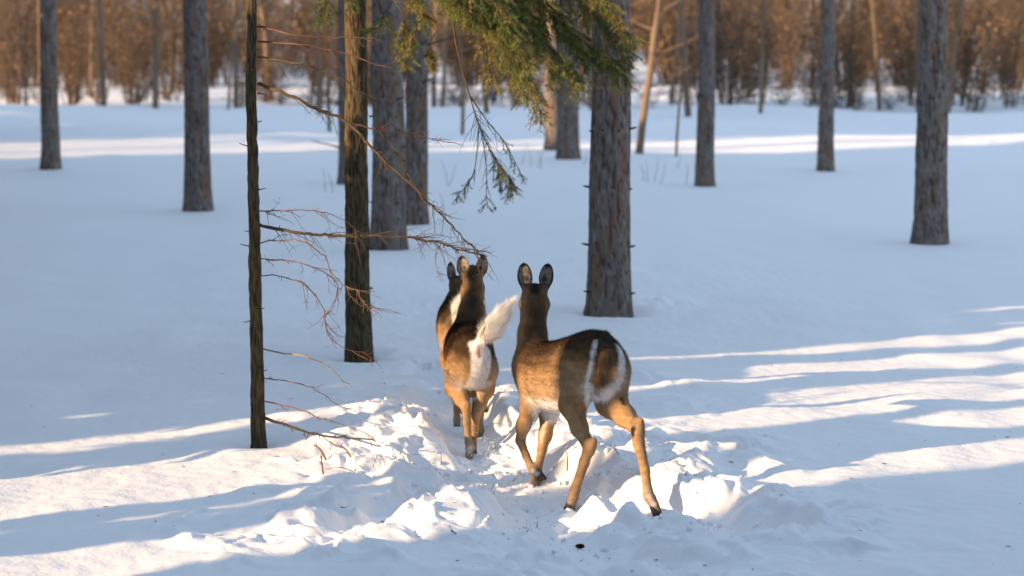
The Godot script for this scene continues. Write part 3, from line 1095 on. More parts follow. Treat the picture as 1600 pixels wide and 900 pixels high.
func build_bare_sapling() -> void:
	var g := gnd(405, 690, UNDISTURBED)
	g.y = height(g.x, g.z)
	var D := -g.z
	var t := thing("leafless_tree", "young leafless tree with dead twiggy branches reaching toward the deer", "tree", g)
	var r := RandomNumberGenerator.new()
	r.seed = 41
	inst("trunk", trunk_mesh(6.5, 0.042, 0.008, 28, 4.2, 0.03, "spruce", 520, Vector2(-0.004, 0.0)), t)
	for k in 26:
		var yy := 0.25 + 0.13 * k + r.randf_range(-0.05, 0.05)
		var an := r.randf() * TAU
		stub(t, Vector3(cos(an), 0, sin(an)) * 0.03 + Vector3(-0.004 * yy, yy, 0), Vector3(cos(an), r.randf_range(-0.2, 0.4), sin(an)), r.randf_range(0.015, 0.10), 0.004)
	var c1 := Color(0.085, 0.062, 0.036)
	var c2 := Color(0.13, 0.07, 0.055)
	var d := D - 0.25
	dead_branch(t, [[404, 130, D], [460, 152, d], [501, 173, d], [545, 192, d], [585, 235, d - 0.1], [640, 285, d - 0.15], [660, 308, d - 0.15], [700, 345, d - 0.1], [730, 378, d - 0.05], [757, 405, d]], 0.0105, 0.0036, c1, 90, 0.22, 701)
	dead_branch(t, [[545, 192, d], [580, 200, d], [625, 207, d + 0.05], [660, 214, d + 0.1], [702, 223, d + 0.1]], 0.006, 0.0016, c2, 26, 0.14, 702)
	dead_branch(t, [[582, 193, d], [600, 215, d], [622, 240, d], [635, 265, d], [646, 290, d - 0.1]], 0.004, 0.003, c1, 8, 0.1, 703)
	dead_branch(t, [[404, 352, D], [455, 362, d], [500, 366, d], [545, 370, d], [600, 369, d], [650, 373, d], [690, 379, d], [715, 390, d], [760, 401, d]], 0.0105, 0.004, c1, 110, 0.26, 704)
	dead_branch(t, [[404, 40, D], [450, 52, d], [500, 59, d], [540, 58, d], [580, 62, d]], 0.007, 0.002, c2, 20, 0.16, 705)
	dead_branch(t, [[404, 65, D], [460, 68, d], [505, 75, d], [545, 84, d], [600, 103, d], [640, 78, d + 0.1]], 0.007, 0.002, c2, 22, 0.2, 706)
	dead_branch(t, [[404, 90, D], [460, 98, d], [505, 112, d], [545, 130, d], [585, 156, d]], 0.006, 0.003, c1, 16, 0.2, 707)
	# fine reddish twigs hanging beside the spruce trunk
	dead_branch(t, [[404, 380, D], [460, 375, d], [501, 395, d], [520, 430, d], [540, 447, d], [558, 455, d], [570, 475, d], [580, 482, d]], 0.0045, 0.0018, Color(0.19, 0.12, 0.08), 40, 0.26, 708)
	dead_branch(t, [[404, 430, D], [470, 440, d], [503, 478, d], [512, 520, d], [540, 545, d], [572, 550, d]], 0.004, 0.0014, c2, 34, 0.24, 709)
	dead_branch(t, [[404, 330, D], [470, 328, d], [520, 335, d], [560, 362, d]], 0.004, 0.0012, c2, 22, 0.3, 710)
	dead_branch(t, [[404, 405, D], [470, 410, d], [525, 440, d], [520, 480, d], [503, 495, d]], 0.004, 0.0012, c2, 26, 0.22, 711)
	dead_branch(t, [[404, 545, D], [470, 556, d], [503, 568, d], [520, 578, d], [540, 604, d]], 0.006, 0.0014, Color(0.24, 0.20, 0.17), 8, 0.1, 712)
	dead_branch(t, [[404, 590, D], [470, 600, d], [503, 615, d], [525, 632, d], [550, 640, d]], 0.004, 0.0014, c2, 8, 0.12, 713)
	dead_branch(t, [[404, 650, D], [470, 672, d - 0.2], [501, 680, d - 0.3], [545, 685, d - 0.35], [587, 687, d - 0.4]], 0.009, 0.0035, Color(0.06, 0.045, 0.036), 30, 0.12, 714)
	dead_branch(t, [[404, 625, D], [470, 640, d - 0.1], [503, 653, d - 0.2], [540, 665, d - 0.3], [585, 684, d - 0.35]], 0.004, 0.0014, c2, 10, 0.12, 715)
	dead_branch(t, [[757, 405, d], [753, 430, d + 0.03], [758, 480, d + 0.03], [757, 530, d + 0.02], [761, 580, d]], 0.0022, 0.0012, c2, 7, 0.1, 716)
	dead_branch(t, [[690, 379, d], [680, 398, d], [683, 420, d], [692, 440, d]], 0.0026, 0.0012, c2, 4, 0.12, 717)

# ================================================================ litter on the snow
func snow_twig(path: Array, r0: float, col: Color, label: String, group: String, called := "fallen_twig") -> void:
	var r := RandomNumberGenerator.new()
	r.seed = int(path[0][0]) * 7 + int(path[0][1])
	var g := gnd(path[0][0], path[0][1], 0.12)
	for e in 4:
		g = gnd(path[0][0], path[0][1], height(g.x, g.z))
	var t := thing(called, label, "twig", g, group)
	var pts := []
	for p in path:
		pts.append(at(p[0], p[1], -g.z - (p[2] if p.size() > 2 else 0.0)) - g)
	pts[0] += Vector3(0, -0.01, 0)
	pts = smooth_path(pts, 4)
	var rad := []
	for k in pts.size():
		rad.append(lerpf(r0, r0 * 0.35, float(k) / (pts.size() - 1)))
	var mb := MB.new()
	mb.tube(pts, rad, 6, col, 0.2, r)
	inst("stem", mb.mesh(M.twig), t)
	var mb2 := MB.new()
	for k in 2:
		var p := path_point(pts, 0.45 + 0.25 * k)
		var d := ((pts[pts.size() - 1] as Vector3) - (pts[0] as Vector3)).normalized()
		mb2.tube([p, p + (d + Vector3(r.randfn() * 0.8, 0.4, r.randfn() * 0.5)).normalized() * 0.035], [r0 * 0.5, r0 * 0.25], 4, col)
	inst("side_twig", mb2.mesh(M.twig), t)

func build_litter() -> void:
	var dk := Color(0.05, 0.04, 0.035)
	var br := Color(0.16, 0.10, 0.055)
	snow_twig([[886, 733], [887, 718], [884, 703]], 0.004, dk, "small upright forked twig in snow between the largest deer's legs", "")
	snow_twig([[884, 704], [892, 696]], 0.003, dk, "short twig tip poking up beside the forked twig", "")
	snow_twig([[552, 720], [540, 702], [520, 694], [503, 681, 0.1]], 0.006, br, "bent brown stick lying on lit snow below the leafless tree", "")
	snow_twig([[506, 745], [503, 725], [501, 712]], 0.006, Color(0.16, 0.05, 0.045), "reddish stick standing in the snow below the leafless tree", "")
	snow_twig([[510, 717], [500, 702], [490, 695]], 0.008, Color(0.2, 0.12, 0.05), "stout ochre stick end lying on the snow", "")
	snow_twig([[552, 734], [528, 730], [505, 736]], 0.003, Color(0.2, 0.09, 0.06), "thin reddish twig lying flat near the reddish stick", "")
	snow_twig([[661, 801], [646, 793], [631, 782]], 0.003, dk, "pair of dark needles fallen on shaded clods", "")
	snow_twig([[716, 834], [705, 828]], 0.004, dk, "short black twig piece on snow in front of the middle deer", "")
	var gl := "thin dark stem poking out of the snow on the trail bank"
	for p in [[583, 727, 591, 707], [689, 724, 690, 708], [629, 723, 625, 706], [623, 722, 612, 700], [631, 723, 633, 705], [593, 727, 596, 712], [602, 728, 598, 714], [560, 724, 575, 722], [550, 715, 558, 688], [516, 700, 520, 690]]:
		snow_twig([[p[0], p[1]], [p[2], p[3]]], 0.0022, dk, gl, "stems poking out of the trail bank")
	var gf := "dark scrap of twig lying on the snow"
	for p in [[960, 702, 953, 696], [967, 708, 958, 698], [532, 790, 540, 793], [768, 742, 770, 738], [800, 752, 804, 748], [835, 755, 838, 757], [930, 745, 933, 743], [822, 832, 826, 827], [695, 748, 688, 741], [663, 737, 685, 741], [916, 801, 922, 792], [1094, 793, 1090, 791], [995, 778, 997, 782], [838, 825, 840, 822], [553, 737, 556, 733], [880, 879, 884, 877], [711, 739, 714, 740], [767, 765, 768, 762], [500, 665, 506, 668]]:
		snow_twig([[p[0], p[1]], [p[2], p[3]]], 0.0025, dk, gf, "scraps of twig on the snow")
	# thin dry weeds standing in the snow farther back
	var gw := "thin dry weed stem standing in the open snow"
	for p in [[1012, 285, 1008, 250], [1022, 284, 1028, 245], [1032, 287, 1040, 252], [1006, 282, 1000, 255], [1072, 288, 1073, 252], [1086, 280, 1083, 250], [840, 262, 850, 225], [846, 265, 840, 232], [830, 260, 822, 222], [815, 258, 820, 230], [912, 258, 918, 236], [700, 292, 690, 250], [702, 290, 712, 255], [694, 330, 686, 300], [655, 395, 662, 372], [520, 300, 512, 268], [508, 300, 504, 262], [778, 262, 782, 236], [925, 232, 930, 200], [1058, 262, 1064, 236]]:
		snow_twig([[p[0], p[1]], [(p[0] + p[2]) * 0.5 + 1.5, (p[1] + p[3]) * 0.5], [p[2], p[3]]], 0.006, Color(0.12, 0.09, 0.07), gw, "weed stems in the open snow", "weed_stem")
	# dark cone
	var g := gnd(906, 857, 0.05)
	for e in 4:
		g = gnd(906, 857, height(g.x, g.z))
	var t := thing("spruce_cone", "dark red-brown cone lying on foreground snow", "cone", g)
	var core := MB.new()
	core.tube([Vector3(-0.024, 0.012, 0), Vector3(-0.012, 0.012, 0), Vector3(0.008, 0.012, 0), Vector3(0.022, 0.01, 0)], [0.003, 0.011, 0.012, 0.003], 10, Color(0.035, 0.012, 0.012))
	inst("core", core.mesh(M.twig), t)
	var sc := MB.new()
	var rr := RandomNumberGenerator.new()
	rr.seed = 9
	for k in 60:
		var u := rr.randf_range(-0.02, 0.018)
		var a := k * 2.4
		var rad := 0.0125 * sqrt(maxf(0.05, 1.0 - pow(u / 0.025, 2.0)))
		var o := Vector3(0, cos(a), sin(a))
		var p := Vector3(u, 0.012, 0) + o * rad * 0.8
		var s := Vector3(0, -sin(a), cos(a)) * 0.005
		var q := sc.vert(p - s, o, Color(0.06, 0.02, 0.018))
		sc.vert(p + s, o, Color(0.06, 0.02, 0.018))
		sc.vert(p + o * 0.004 + Vector3(0.009, 0, 0), o, Color(0.09, 0.03, 0.025))
		sc.tri(q, q + 1, q + 2)
	inst("scales", sc.mesh(M.twig), t)
	# loose crumbs of snow, and the spray behind the middle deer's hooves
	debris()
	crumbs("snow_crumbs", "loose crumbs and small clods of snow along the trail", 1200, 55)
	spray()

func clod_mesh(seed_: int) -> ArrayMesh:
	var s := SphereMesh.new()
	s.radius = 1.0
	s.height = 2.0
	s.radial_segments = 10
	s.rings = 6
	var arr := s.get_mesh_arrays()
	var nz := noise(seed_, 0.9)
	var v: PackedVector3Array = arr[Mesh.ARRAY_VERTEX]
	var mb := MB.new()
	for p in v:
		var q := p * (1.0 + 0.45 * nz.get_noise_3dv(p) + 0.2 * nz.get_noise_3dv(p * 2.7))
		mb.vert(q, p, Color(0.87, 0.88, 0.9))
	mb.i = arr[Mesh.ARRAY_INDEX]
	return mb.mesh(M.snow)

func crumbs(called: String, label: String, count: int, seed_: int) -> void:
	var r := RandomNumberGenerator.new()
	r.seed = seed_
	var o := MultiMeshInstance3D.new()
	o.name = called
	o.set_meta("label", label)
	o.set_meta("category", "snow")
	o.set_meta("kind", "stuff")
	var mm := MultiMesh.new()
	mm.transform_format = MultiMesh.TRANSFORM_3D
	mm.mesh = clod_mesh(4)
	mm.instance_count = count
	for k in count:
		var line: PackedVector2Array = trails[k % 2]
		var seg := r.randi_range(0, mini(line.size() - 2, 5))
		var c := line[seg].lerp(line[seg + 1], r.randf()) + Vector2(r.randfn(), r.randfn()) * 0.34
		var sz := 0.003 + 0.014 * pow(r.randf(), 6.0)
		var b := Basis.from_euler(Vector3(r.randf() * TAU, r.randf() * TAU, 0)).scaled(Vector3.ONE * sz)
		mm.set_instance_transform(k, Transform3D(b, Vector3(c.x, height(c.x, c.y) + sz * 0.35, c.y)))
	o.multimesh = mm
	add_child(o)

func debris() -> void:
	var r := RandomNumberGenerator.new()
	r.seed = 58
	var mb := MB.new()
	for s in [[Vector3(-1, 0, 0), Vector3(0.2, 0.25, 0.5), Vector3(1, 0, 0.1), Vector3(0.1, 0.1, -0.4)]]:
		for k in 4:
			mb.vert(s[k], Vector3.UP, Color(0.07, 0.05, 0.035))
		mb.ftri(0, 1, 2, Vector3.UP)
		mb.ftri(0, 2, 3, Vector3.UP)
	var o := MultiMeshInstance3D.new()
	o.name = "forest_litter"
	o.set_meta("label", "fallen needles and bark flakes scattered over the snow")
	o.set_meta("category", "litter")
	o.set_meta("kind", "stuff")
	var mm := MultiMesh.new()
	mm.transform_format = MultiMesh.TRANSFORM_3D
	mm.mesh = mb.mesh(M.twig)
	mm.instance_count = 520
	for k in 520:
		var z := -r.randf_range(10.0, 30.0) if k % 2 == 0 else -r.randf_range(10.0, 17.0)
		var x := r.randf_range(-0.27, 0.27) * -z
		var sz := 0.003 + 0.010 * pow(r.randf(), 3.0)
		mm.set_instance_transform(k, Transform3D(Basis(Vector3.UP, r.randf() * TAU).scaled(Vector3(sz * r.randf_range(0.8, 2.5), sz, sz)), Vector3(x, height(x, z) + 0.003, z)))
	o.multimesh = mm
	add_child(o)

func spray() -> void:
	var r := RandomNumberGenerator.new()
	r.seed = 66
	var o := MultiMeshInstance3D.new()
	o.name = "snow_spray"
	o.set_meta("label", "spray of snow grains kicked up behind the middle deer's hooves")
	o.set_meta("category", "snow")
	o.set_meta("kind", "stuff")
	var mm := MultiMesh.new()
	mm.transform_format = MultiMesh.TRANSFORM_3D
	mm.mesh = clod_mesh(8)
	mm.instance_count = 240
	for k in 240:
		var p := at(772 + r.randfn() * 13.0, 722 - absf(r.randfn()) * 24.0, 12.95 + r.randf_range(-0.15, 0.15))
		var sz := 0.0009 + 0.0028 * pow(r.randf(), 5.0)
		mm.set_instance_transform(k, Transform3D(Basis.from_euler(Vector3(r.randf() * TAU, r.randf() * TAU, 0)).scaled(Vector3.ONE * sz), p))
	o.multimesh = mm
	add_child(o)

# ================================================================ deer
class Body:
	var a := PackedVector3Array()
	var ab := PackedVector3Array()
	var inv := PackedFloat32Array()
	var ra := PackedFloat32Array()
	var dr := PackedFloat32Array()
	var kk := PackedFloat32Array()
	var side := PackedVector3Array()
	var sq := PackedFloat32Array()
	var key := []
	var stamps := []
	var all := PackedInt32Array()
	var v := PackedVector3Array()
	var n := PackedVector3Array()
	var c := PackedColorArray()
	var i := PackedInt32Array()
	var flow := PackedVector3Array()
	var hair := PackedFloat32Array()
	var heading := Vector3.FORWARD
	var jit: FastNoiseLite

	func bone(p: Vector3, q: Vector3, r0: float, r1: float, k: String, blend := 0.03, sd := Vector3.ZERO, squash := 1.0) -> void:
		a.append(p)
		ab.append(q - p)
		inv.append(1.0 / maxf((q - p).length_squared(), 1e-8))
		ra.append(r0)
		dr.append(r1 - r0)
		kk.append(blend)
		side.append(sd)
		sq.append(1.0 / squash - 1.0)
		key.append(k)
		all.append(a.size() - 1)

	func one(p: Vector3, b: int) -> float:
		var q := p - a[b]
		var t := clampf(q.dot(ab[b]) * inv[b], 0.0, 1.0)
		q -= ab[b] * t
		if sq[b] != 0.0:
			q += side[b] * (q.dot(side[b]) * sq[b])
		return q.length() - ra[b] - dr[b] * t

	func field(p: Vector3, ids: PackedInt32Array) -> float:
		var d := 1000.0
		for b in ids:
			var q := p - a[b]
			var t := clampf(q.dot(ab[b]) * inv[b], 0.0, 1.0)
			q -= ab[b] * t
			if sq[b] != 0.0:
				q += side[b] * (q.dot(side[b]) * sq[b])
			var di := q.length() - ra[b] - dr[b] * t
			var k := kk[b]
			var h := maxf(k - absf(d - di), 0.0) / k
			d = minf(d, di) - h * h * k * 0.25
		return d

	# first point of the surface along a ray
	func hit(from: Vector3, dir: Vector3, start: float) -> Vector3:
		var p := from + dir * start
		for s in 160:
			var d := field(p, all)
			if d < 0.001:
				return p
			p += dir * maxf(d * 0.6, 0.001)
		return p

	func skin(cell: float) -> void:
		var lo := Vector3.ONE * 1e9
		var hi := -lo
		for b in a.size():
			var r := maxf(ra[b], ra[b] + dr[b]) + 0.05
			for p in [a[b], a[b] + ab[b]]:
				lo = lo.min(p - Vector3.ONE * r)
				hi = hi.max(p + Vector3.ONE * r)
		var B := 8
		var bx := int(ceil((hi.x - lo.x) / cell / B)) + 1
		var by := int(ceil((hi.y - lo.y) / cell / B)) + 1
		var bz := int(ceil((hi.z - lo.z) / cell / B)) + 1
		var nx := bx * B
		var ny := by * B
		var nz := bz * B
		var f := PackedFloat32Array()
		f.resize(nx * ny * nz)
		f.fill(1000.0)
		var brad := cell * B * 0.5 * 1.7321
		var active := []
		var lists := []
		for kz in bz:
			for ky in by:
				for kx in bx:
					var ctr := lo + Vector3(kx + 0.5, ky + 0.5, kz + 0.5) * (cell * B)
					var ids := PackedInt32Array()
					var dmin := 1000.0
					for b in a.size():
						var d := one(ctr, b)
						dmin = minf(dmin, d)
						if d < brad * 1.6 + kk[b] + 0.02:
							ids.append(b)
					if ids.size() == 0 or dmin > brad * 1.6 + 0.06:
						continue
					if dmin < -brad * 1.6 - 0.03:
						for z in B:
							for y in B:
								var row := ((kz * B + z) * ny + ky * B + y) * nx + kx * B
								for x in B:
									f[row + x] = -1000.0
						continue
					active.append(Vector3i(kx, ky, kz))
					lists.append(ids)
					for z in B:
						for y in B:
							var row := ((kz * B + z) * ny + ky * B + y) * nx + kx * B
							var p := lo + Vector3(kx * B, ky * B + y, kz * B + z) * cell
							for x in B:
								f[row + x] = field(p, ids)
								p.x += cell
		var idx := PackedInt32Array()
		idx.resize(nx * ny * nz)
		idx.fill(-1)
		var sxy := nx * ny
		var off := [0, 1, nx, nx + 1, sxy, sxy + 1, sxy + nx, sxy + nx + 1]
		var cor := []
		for e in 8:
			cor.append(Vector3(e & 1, (e >> 1) & 1, (e >> 2) & 1))
		var edges := [[0, 1], [2, 3], [4, 5], [6, 7], [0, 2], [1, 3], [4, 6], [5, 7], [0, 4], [1, 5], [2, 6], [3, 7]]
		for kb in active.size():
			var blk: Vector3i = active[kb]
			for z in B:
				var gz := blk.z * B + z
				if gz >= nz - 1:
					continue
				for y in B:
					var gy := blk.y * B + y
					if gy >= ny - 1:
						continue
					var row := (gz * ny + gy) * nx + blk.x * B
					for x in B:
						var gx := blk.x * B + x
						if gx >= nx - 1:
							continue
						var k0 := row + x
						var v0 := f[k0]
						if absf(v0) > cell * 3.5:
							continue
						var m := 0
						for e in 8:
							if f[k0 + off[e]] < 0.0:
								m |= 1 << e
						if m == 0 or m == 255:
							continue
						var s := Vector3.ZERO
						var cnt := 0
						for e in edges:
							var e0: int = e[0]
							var e1: int = e[1]
							if ((m >> e0) & 1) != ((m >> e1) & 1):
								var d0 := f[k0 + off[e0]]
								var d1 := f[k0 + off[e1]]
								s += (cor[e0] as Vector3).lerp(cor[e1], clampf(d0 / (d0 - d1), 0.0, 1.0))
								cnt += 1
						idx[k0] = v.size()
						v.append(lo + (Vector3(gx, gy, gz) + s / cnt) * cell)
		# quads
		for kb in active.size():
			var blk: Vector3i = active[kb]
			for z in B:
				for y in B:
					var row := ((blk.z * B + z) * ny + blk.y * B + y) * nx + blk.x * B
					for x in B:
						var k0 := row + x
						if idx[k0] < 0:
							continue
						var ins := f[k0] < 0.0
						if blk.x * B + x < nx - 1 and (f[k0 + 1] < 0.0) != ins:
							quad(idx[k0], idx[k0 - nx], idx[k0 - nx - sxy], idx[k0 - sxy], ins)
						if blk.y * B + y < ny - 1 and (f[k0 + nx] < 0.0) != ins:
							quad(idx[k0], idx[k0 - sxy], idx[k0 - sxy - 1], idx[k0 - 1], ins)
						if blk.z * B + z < nz - 1 and (f[k0 + sxy] < 0.0) != ins:
							quad(idx[k0], idx[k0 - 1], idx[k0 - 1 - nx], idx[k0 - nx], ins)
		n.resize(v.size())
		var t := 0
		while t < i.size():
			var p0 := v[i[t]]
			var fn := (v[i[t + 2]] - p0).cross(v[i[t + 1]] - p0)
			n[i[t]] += fn
			n[i[t + 1]] += fn
			n[i[t + 2]] += fn
			t += 3
		c.resize(v.size())
		flow.resize(v.size())
		hair.resize(v.size())
		for q in v.size():
			n[q] = n[q].normalized()
			paint(q)

	func quad(p: int, q: int, r: int, s: int, ins: bool) -> void:
		if p < 0 or q < 0 or r < 0 or s < 0:
			return
		if ins:
			i.append_array([p, r, q, p, s, r])
		else:
			i.append_array([p, q, r, p, r, s])

	func paint(q: int) -> void:
		var p := v[q]
		var best := 1e9
		var ds := PackedFloat32Array()
		ds.resize(a.size())
		for b in a.size():
			ds[b] = one(p, b)
			best = minf(best, ds[b])
		var col := Vector3.ZERO
		var fl := Vector3.ZERO
		var hr := 0.0
		var ws := 0.0
		for b in a.size():
			var d := ds[b] - best
			if d > 0.07:
				continue
			var w := exp(-d / (0.004 if key[b] == "hoof" else 0.014))
			var cc := coat(key[b], p, b, n[q])
			col += Vector3(cc.r, cc.g, cc.b) * w
			fl += ab[b].normalized() * w
			hr += LEN[key[b]] * w
			ws += w
		col /= ws
		hr /= ws
		for s in stamps:
			var e: Vector3 = s[1] - s[0]
			var t := clampf((p - s[0]).dot(e) / maxf(e.length_squared(), 1e-8), 0.0, 1.0)
			var d: float = (p - s[0] - e * t).length() + 0.004 * jit.get_noise_3dv(p * 60.0) + 0.007 * jit.get_noise_3dv(p * 16.0)
			var w := smoothstep(s[2] + s[3], s[2] - s[3], d)
			if w > 0.0:
				var sc: Color = s[4]
				col = col.lerp(Vector3(sc.r, sc.g, sc.b), w)
				hr = lerpf(hr, s[5], w)
		var pe := p - heading * (p.dot(heading) * 0.75)
		var g := 1.0 + 0.20 * jit.get_noise_3dv(pe * 34.0) + 0.13 * jit.get_noise_3dv(pe * 120.0)
		c[q] = Color(col.x * g, col.y * g, col.z * g)
		flow[q] = fl.normalized()
		hair[q] = hr

	const LEN := {"trunk": 0.032, "neck": 0.026, "head": 0.010, "thigh": 0.020, "shank": 0.012, "cannon": 0.007, "pastern": 0.008, "hoof": 0.0, "tail": 0.034, "flag": 0.075, "brisket": 0.022}
	const BACK := Color(0.060, 0.036, 0.020)
	const FLANK := Color(0.320, 0.198, 0.098)
	const TAN := Color(0.395, 0.248, 0.128)
	const WHITE := Color(0.80, 0.785, 0.765)

	func coat(k: String, p: Vector3, b: int, nn: Vector3) -> Color:
		var t := clampf((p - a[b]).dot(ab[b]) * inv[b], 0.0, 1.0)
		var q := p - a[b] - ab[b] * t
		var r := ra[b] + dr[b] * t
		var e := p - heading * (p.dot(heading) * 0.75)
		var j := jit.get_noise_3dv(e * 14.0) * 0.20 + jit.get_noise_3dv(e * 50.0) * 0.10
		match k:
			"trunk", "brisket":
				var u := q.y / r + j
				var col := FLANK.lerp(BACK, smoothstep(-0.05, 0.72, u))
				col = col.lerp(Color(0.48, 0.34, 0.21), smoothstep(0.2, -0.6, u))
				return col.lerp(WHITE, smoothstep(-0.58, -0.85, u))
			"neck":
				var u := -q.dot(heading) / r * 0.8 + q.y / r * 0.5 + j
				var col := Color(0.270, 0.158, 0.076).lerp(Color(0.092, 0.054, 0.027), smoothstep(0.25, 1.0, u))
				return col.lerp(Color(0.5, 0.46, 0.4), smoothstep(-0.7, -1.0, u))
			"head":
				return Color(0.150, 0.098, 0.058).lerp(Color(0.042, 0.030, 0.022), smoothstep(0.3, 0.9, q.y / maxf(r, 0.01) + j))
			"thigh":
				return FLANK.lerp(Color(0.19, 0.118, 0.062), smoothstep(0.3, -0.3, j * 2.0))
			"shank":
				return FLANK.lerp(TAN, clampf(t + j, 0.0, 1.0))
			"cannon":
				return TAN.lerp(Color(0.235, 0.16, 0.10), clampf(0.5 + j * 2.0, 0.0, 1.0))
			"pastern":
				return Color(0.26, 0.185, 0.12).lerp(Color(0.5, 0.43, 0.36), clampf(0.35 + j * 2.5, 0.0, 1.0))
			"hoof":
				return Color(0.03, 0.026, 0.024)
			"tail":
				return Color(0.13, 0.078, 0.042).lerp(Color(0.055, 0.035, 0.022), clampf(0.4 + j * 3.0, 0.0, 1.0))
			"flag":
				return WHITE
		return FLANK

	# a cupped ear, open towards "face"
	func ear(base: Vector3, tip: Vector3, face: Vector3, width: float) -> void:
		var axis := tip - base
		var across := axis.cross(face).normalized()
		var fw := across.cross(axis).normalized()
		if fw.dot(face) < 0.0:
			fw = -fw
		var NU := 14
		var NV := 20
		for layer in 2:
			var start := v.size()
			for jv in NV + 1:
				var t := float(jv) / NV
				var w := 0.0
				if t < 0.45:
					w = lerpf(0.52, 1.0, smoothstep(0.0, 0.45, t))
				else:
					w = sqrt(maxf(0.0, 1.0 - pow((t - 0.45) / 0.55, 2.0)))
				for ju in NU + 1:
					var u := -1.0 + 2.0 * ju / NU
					var cup := 0.55 * width * (1.0 - u * u) * (0.35 + 0.65 * w) * (1.0 - 0.55 * t)
					var p := base + axis * t + across * (u * w * width * 0.5) - fw * (cup - 0.012 * (1.0 - t))
					if layer == 1:
						p -= fw * 0.005 * (1.0 - u * u) * w + fw * 0.001
					v.append(p)
					n.append(fw * (1.0 if layer == 0 else -1.0) * 0.7 - across * u * (0.55 if layer == 0 else -0.55))
					var g := jit.get_noise_3dv(p * 120.0)
					var col: Color
					if layer == 0:
						var rim := maxf(absf(u), smoothstep(0.55, 1.0, t))
						col = Color(0.30, 0.26, 0.23).lerp(Color(0.07, 0.058, 0.05), clampf(0.25 + 1.6 * g, 0.0, 1.0) * 0.8)
						var core := Vector2(u * 0.9 + 0.15 * g, (t - 0.45) * 2.6).length()
						col = col.lerp(Color(0.04, 0.034, 0.03), smoothstep(0.42, 0.15, core) * 0.85)
						col = col.lerp(Color(0.035, 0.027, 0.022), smoothstep(0.72, 0.92, rim))
						col = col.lerp(Color(0.42, 0.34, 0.25), smoothstep(0.18, 0.02, t))
					else:
						col = Color(0.06, 0.045, 0.034)
					c.append(col)
					flow.append((axis.normalized() + across * u * 0.3).normalized())
					hair.append(0.008)
			for jv in NV:
				for ju in NU:
					var k := start + jv * (NU + 1) + ju
					if layer == 0:
						i.append_array([k, k + NU + 1, k + 1, k + 1, k + NU + 1, k + NU + 2])
					else:
						i.append_array([k, k + 1, k + NU + 1, k + 1, k + NU + 2, k + NU + 1])

	func mesh(m: Material) -> ArrayMesh:
		for q in n.size():
			n[q] = n[q].normalized()
		var arr := []
		arr.resize(Mesh.ARRAY_MAX)
		arr[Mesh.ARRAY_VERTEX] = v
		arr[Mesh.ARRAY_NORMAL] = n
		arr[Mesh.ARRAY_COLOR] = c
		arr[Mesh.ARRAY_INDEX] = i
		var am := ArrayMesh.new()
		am.add_surface_from_arrays(Mesh.PRIMITIVE_TRIANGLES, arr)
		am.surface_set_material(0, m)
		return am

	func fur(m: Material, density: float, seed_: int, wide: float) -> ArrayMesh:
		var r := RandomNumberGenerator.new()
		r.seed = seed_
		var mb := MB.new()
		var t := 0
		while t < i.size():
			var i0 := i[t]
			var i1 := i[t + 1]
			var i2 := i[t + 2]
			t += 3
			var ln := hair[i0]
			if ln < 0.003:
				continue
			var area := (v[i1] - v[i0]).cross(v[i2] - v[i0]).length() * 0.5
			var cnt := area * density * (6.0 if ln > 0.06 else 2.2 if ln > 0.04 else 1.3)
			var k := int(cnt) + (1 if r.randf() < cnt - int(cnt) else 0)
			for e in k:
				var s := r.randf()
				var u := r.randf() * (1.0 - s)
				var p := v[i0] + (v[i1] - v[i0]) * s + (v[i2] - v[i0]) * u
				var nn := n[i0]
				var f := flow[i0]
				f = (f - nn * f.dot(nn))
				var d := (f * 0.95 + nn * 0.28 + Vector3(r.randfn(), r.randfn(), r.randfn()) * (0.18 if ln > 0.06 else 0.15)).normalized()
				var w := d.cross(nn)
				if w.length() < 0.01:
					continue
				w = w.normalized() * wide * (0.6 if ln > 0.06 else 1.0) * r.randf_range(0.7, 1.3)
				var l := ln * r.randf_range(0.5, 1.25)
				var g := r.randf_range(0.78, 1.24)
				var cc := Color(c[i0].r * g, c[i0].g * g, c[i0].b * g)
				var sn := (nn + d * 0.15 + Vector3(r.randfn(), r.randfn(), r.randfn()) * 0.22).normalized()
				var q := mb.vert(p - nn * 0.002 - w, sn, cc)
				mb.vert(p - nn * 0.002 + w, sn, cc)
				mb.vert(p + d * l, sn, cc * 1.12)
				mb.ftri(q, q + 1, q + 2, nn)
		return mb.mesh(m)

var D0 := 12.0
func J(px: float, py: float, dd: float) -> Vector3:
	return at(px, py, D0 + dd)

func ring_path(pts: Array) -> Array:
	# the same rings with smoothly interpolated ones between them
	var out := []
	var n := pts.size()
	for k in n - 1:
		for e in 3:
			var row := []
			for q in 4:
				row.append(cubic_interpolate(pts[k][q], pts[k + 1][q], pts[maxi(k - 1, 0)][q], pts[mini(k + 2, n - 1)][q], e / 3.0))
			out.append(row)
	out.append(pts[n - 1])
	return out

func chain(b: Body, pts: Array, keys: Array, blend: float) -> void:
	# pts: [px, py, depth offset, radius]
	for k in pts.size() - 1:
		var p: Array = pts[k]
		var q: Array = pts[k + 1]
		var thin := 0.90 if keys[k] in ["cannon", "pastern"] else 0.94
		b.bone(J(p[0], p[1], p[2]), J(q[0], q[1], q[2]), p[3] * thin, q[3] * thin, keys[k], blend)

func hoof(b: Body, p0: Vector3, tip: Vector3, spread: Vector3, r := 0.017) -> void:
	for s in [-1.0, 1.0]:
		b.bone(p0 + spread * s * 0.6, tip + spread * s, r, r * 0.62, "hoof", 0.006)
		b.bone(p0 + (p0 - tip) * 0.55 + spread * s * 1.25, p0 + (p0 - tip) * 0.25 + spread * s * 1.5, r * 0.5, r * 0.32, "hoof", 0.004)

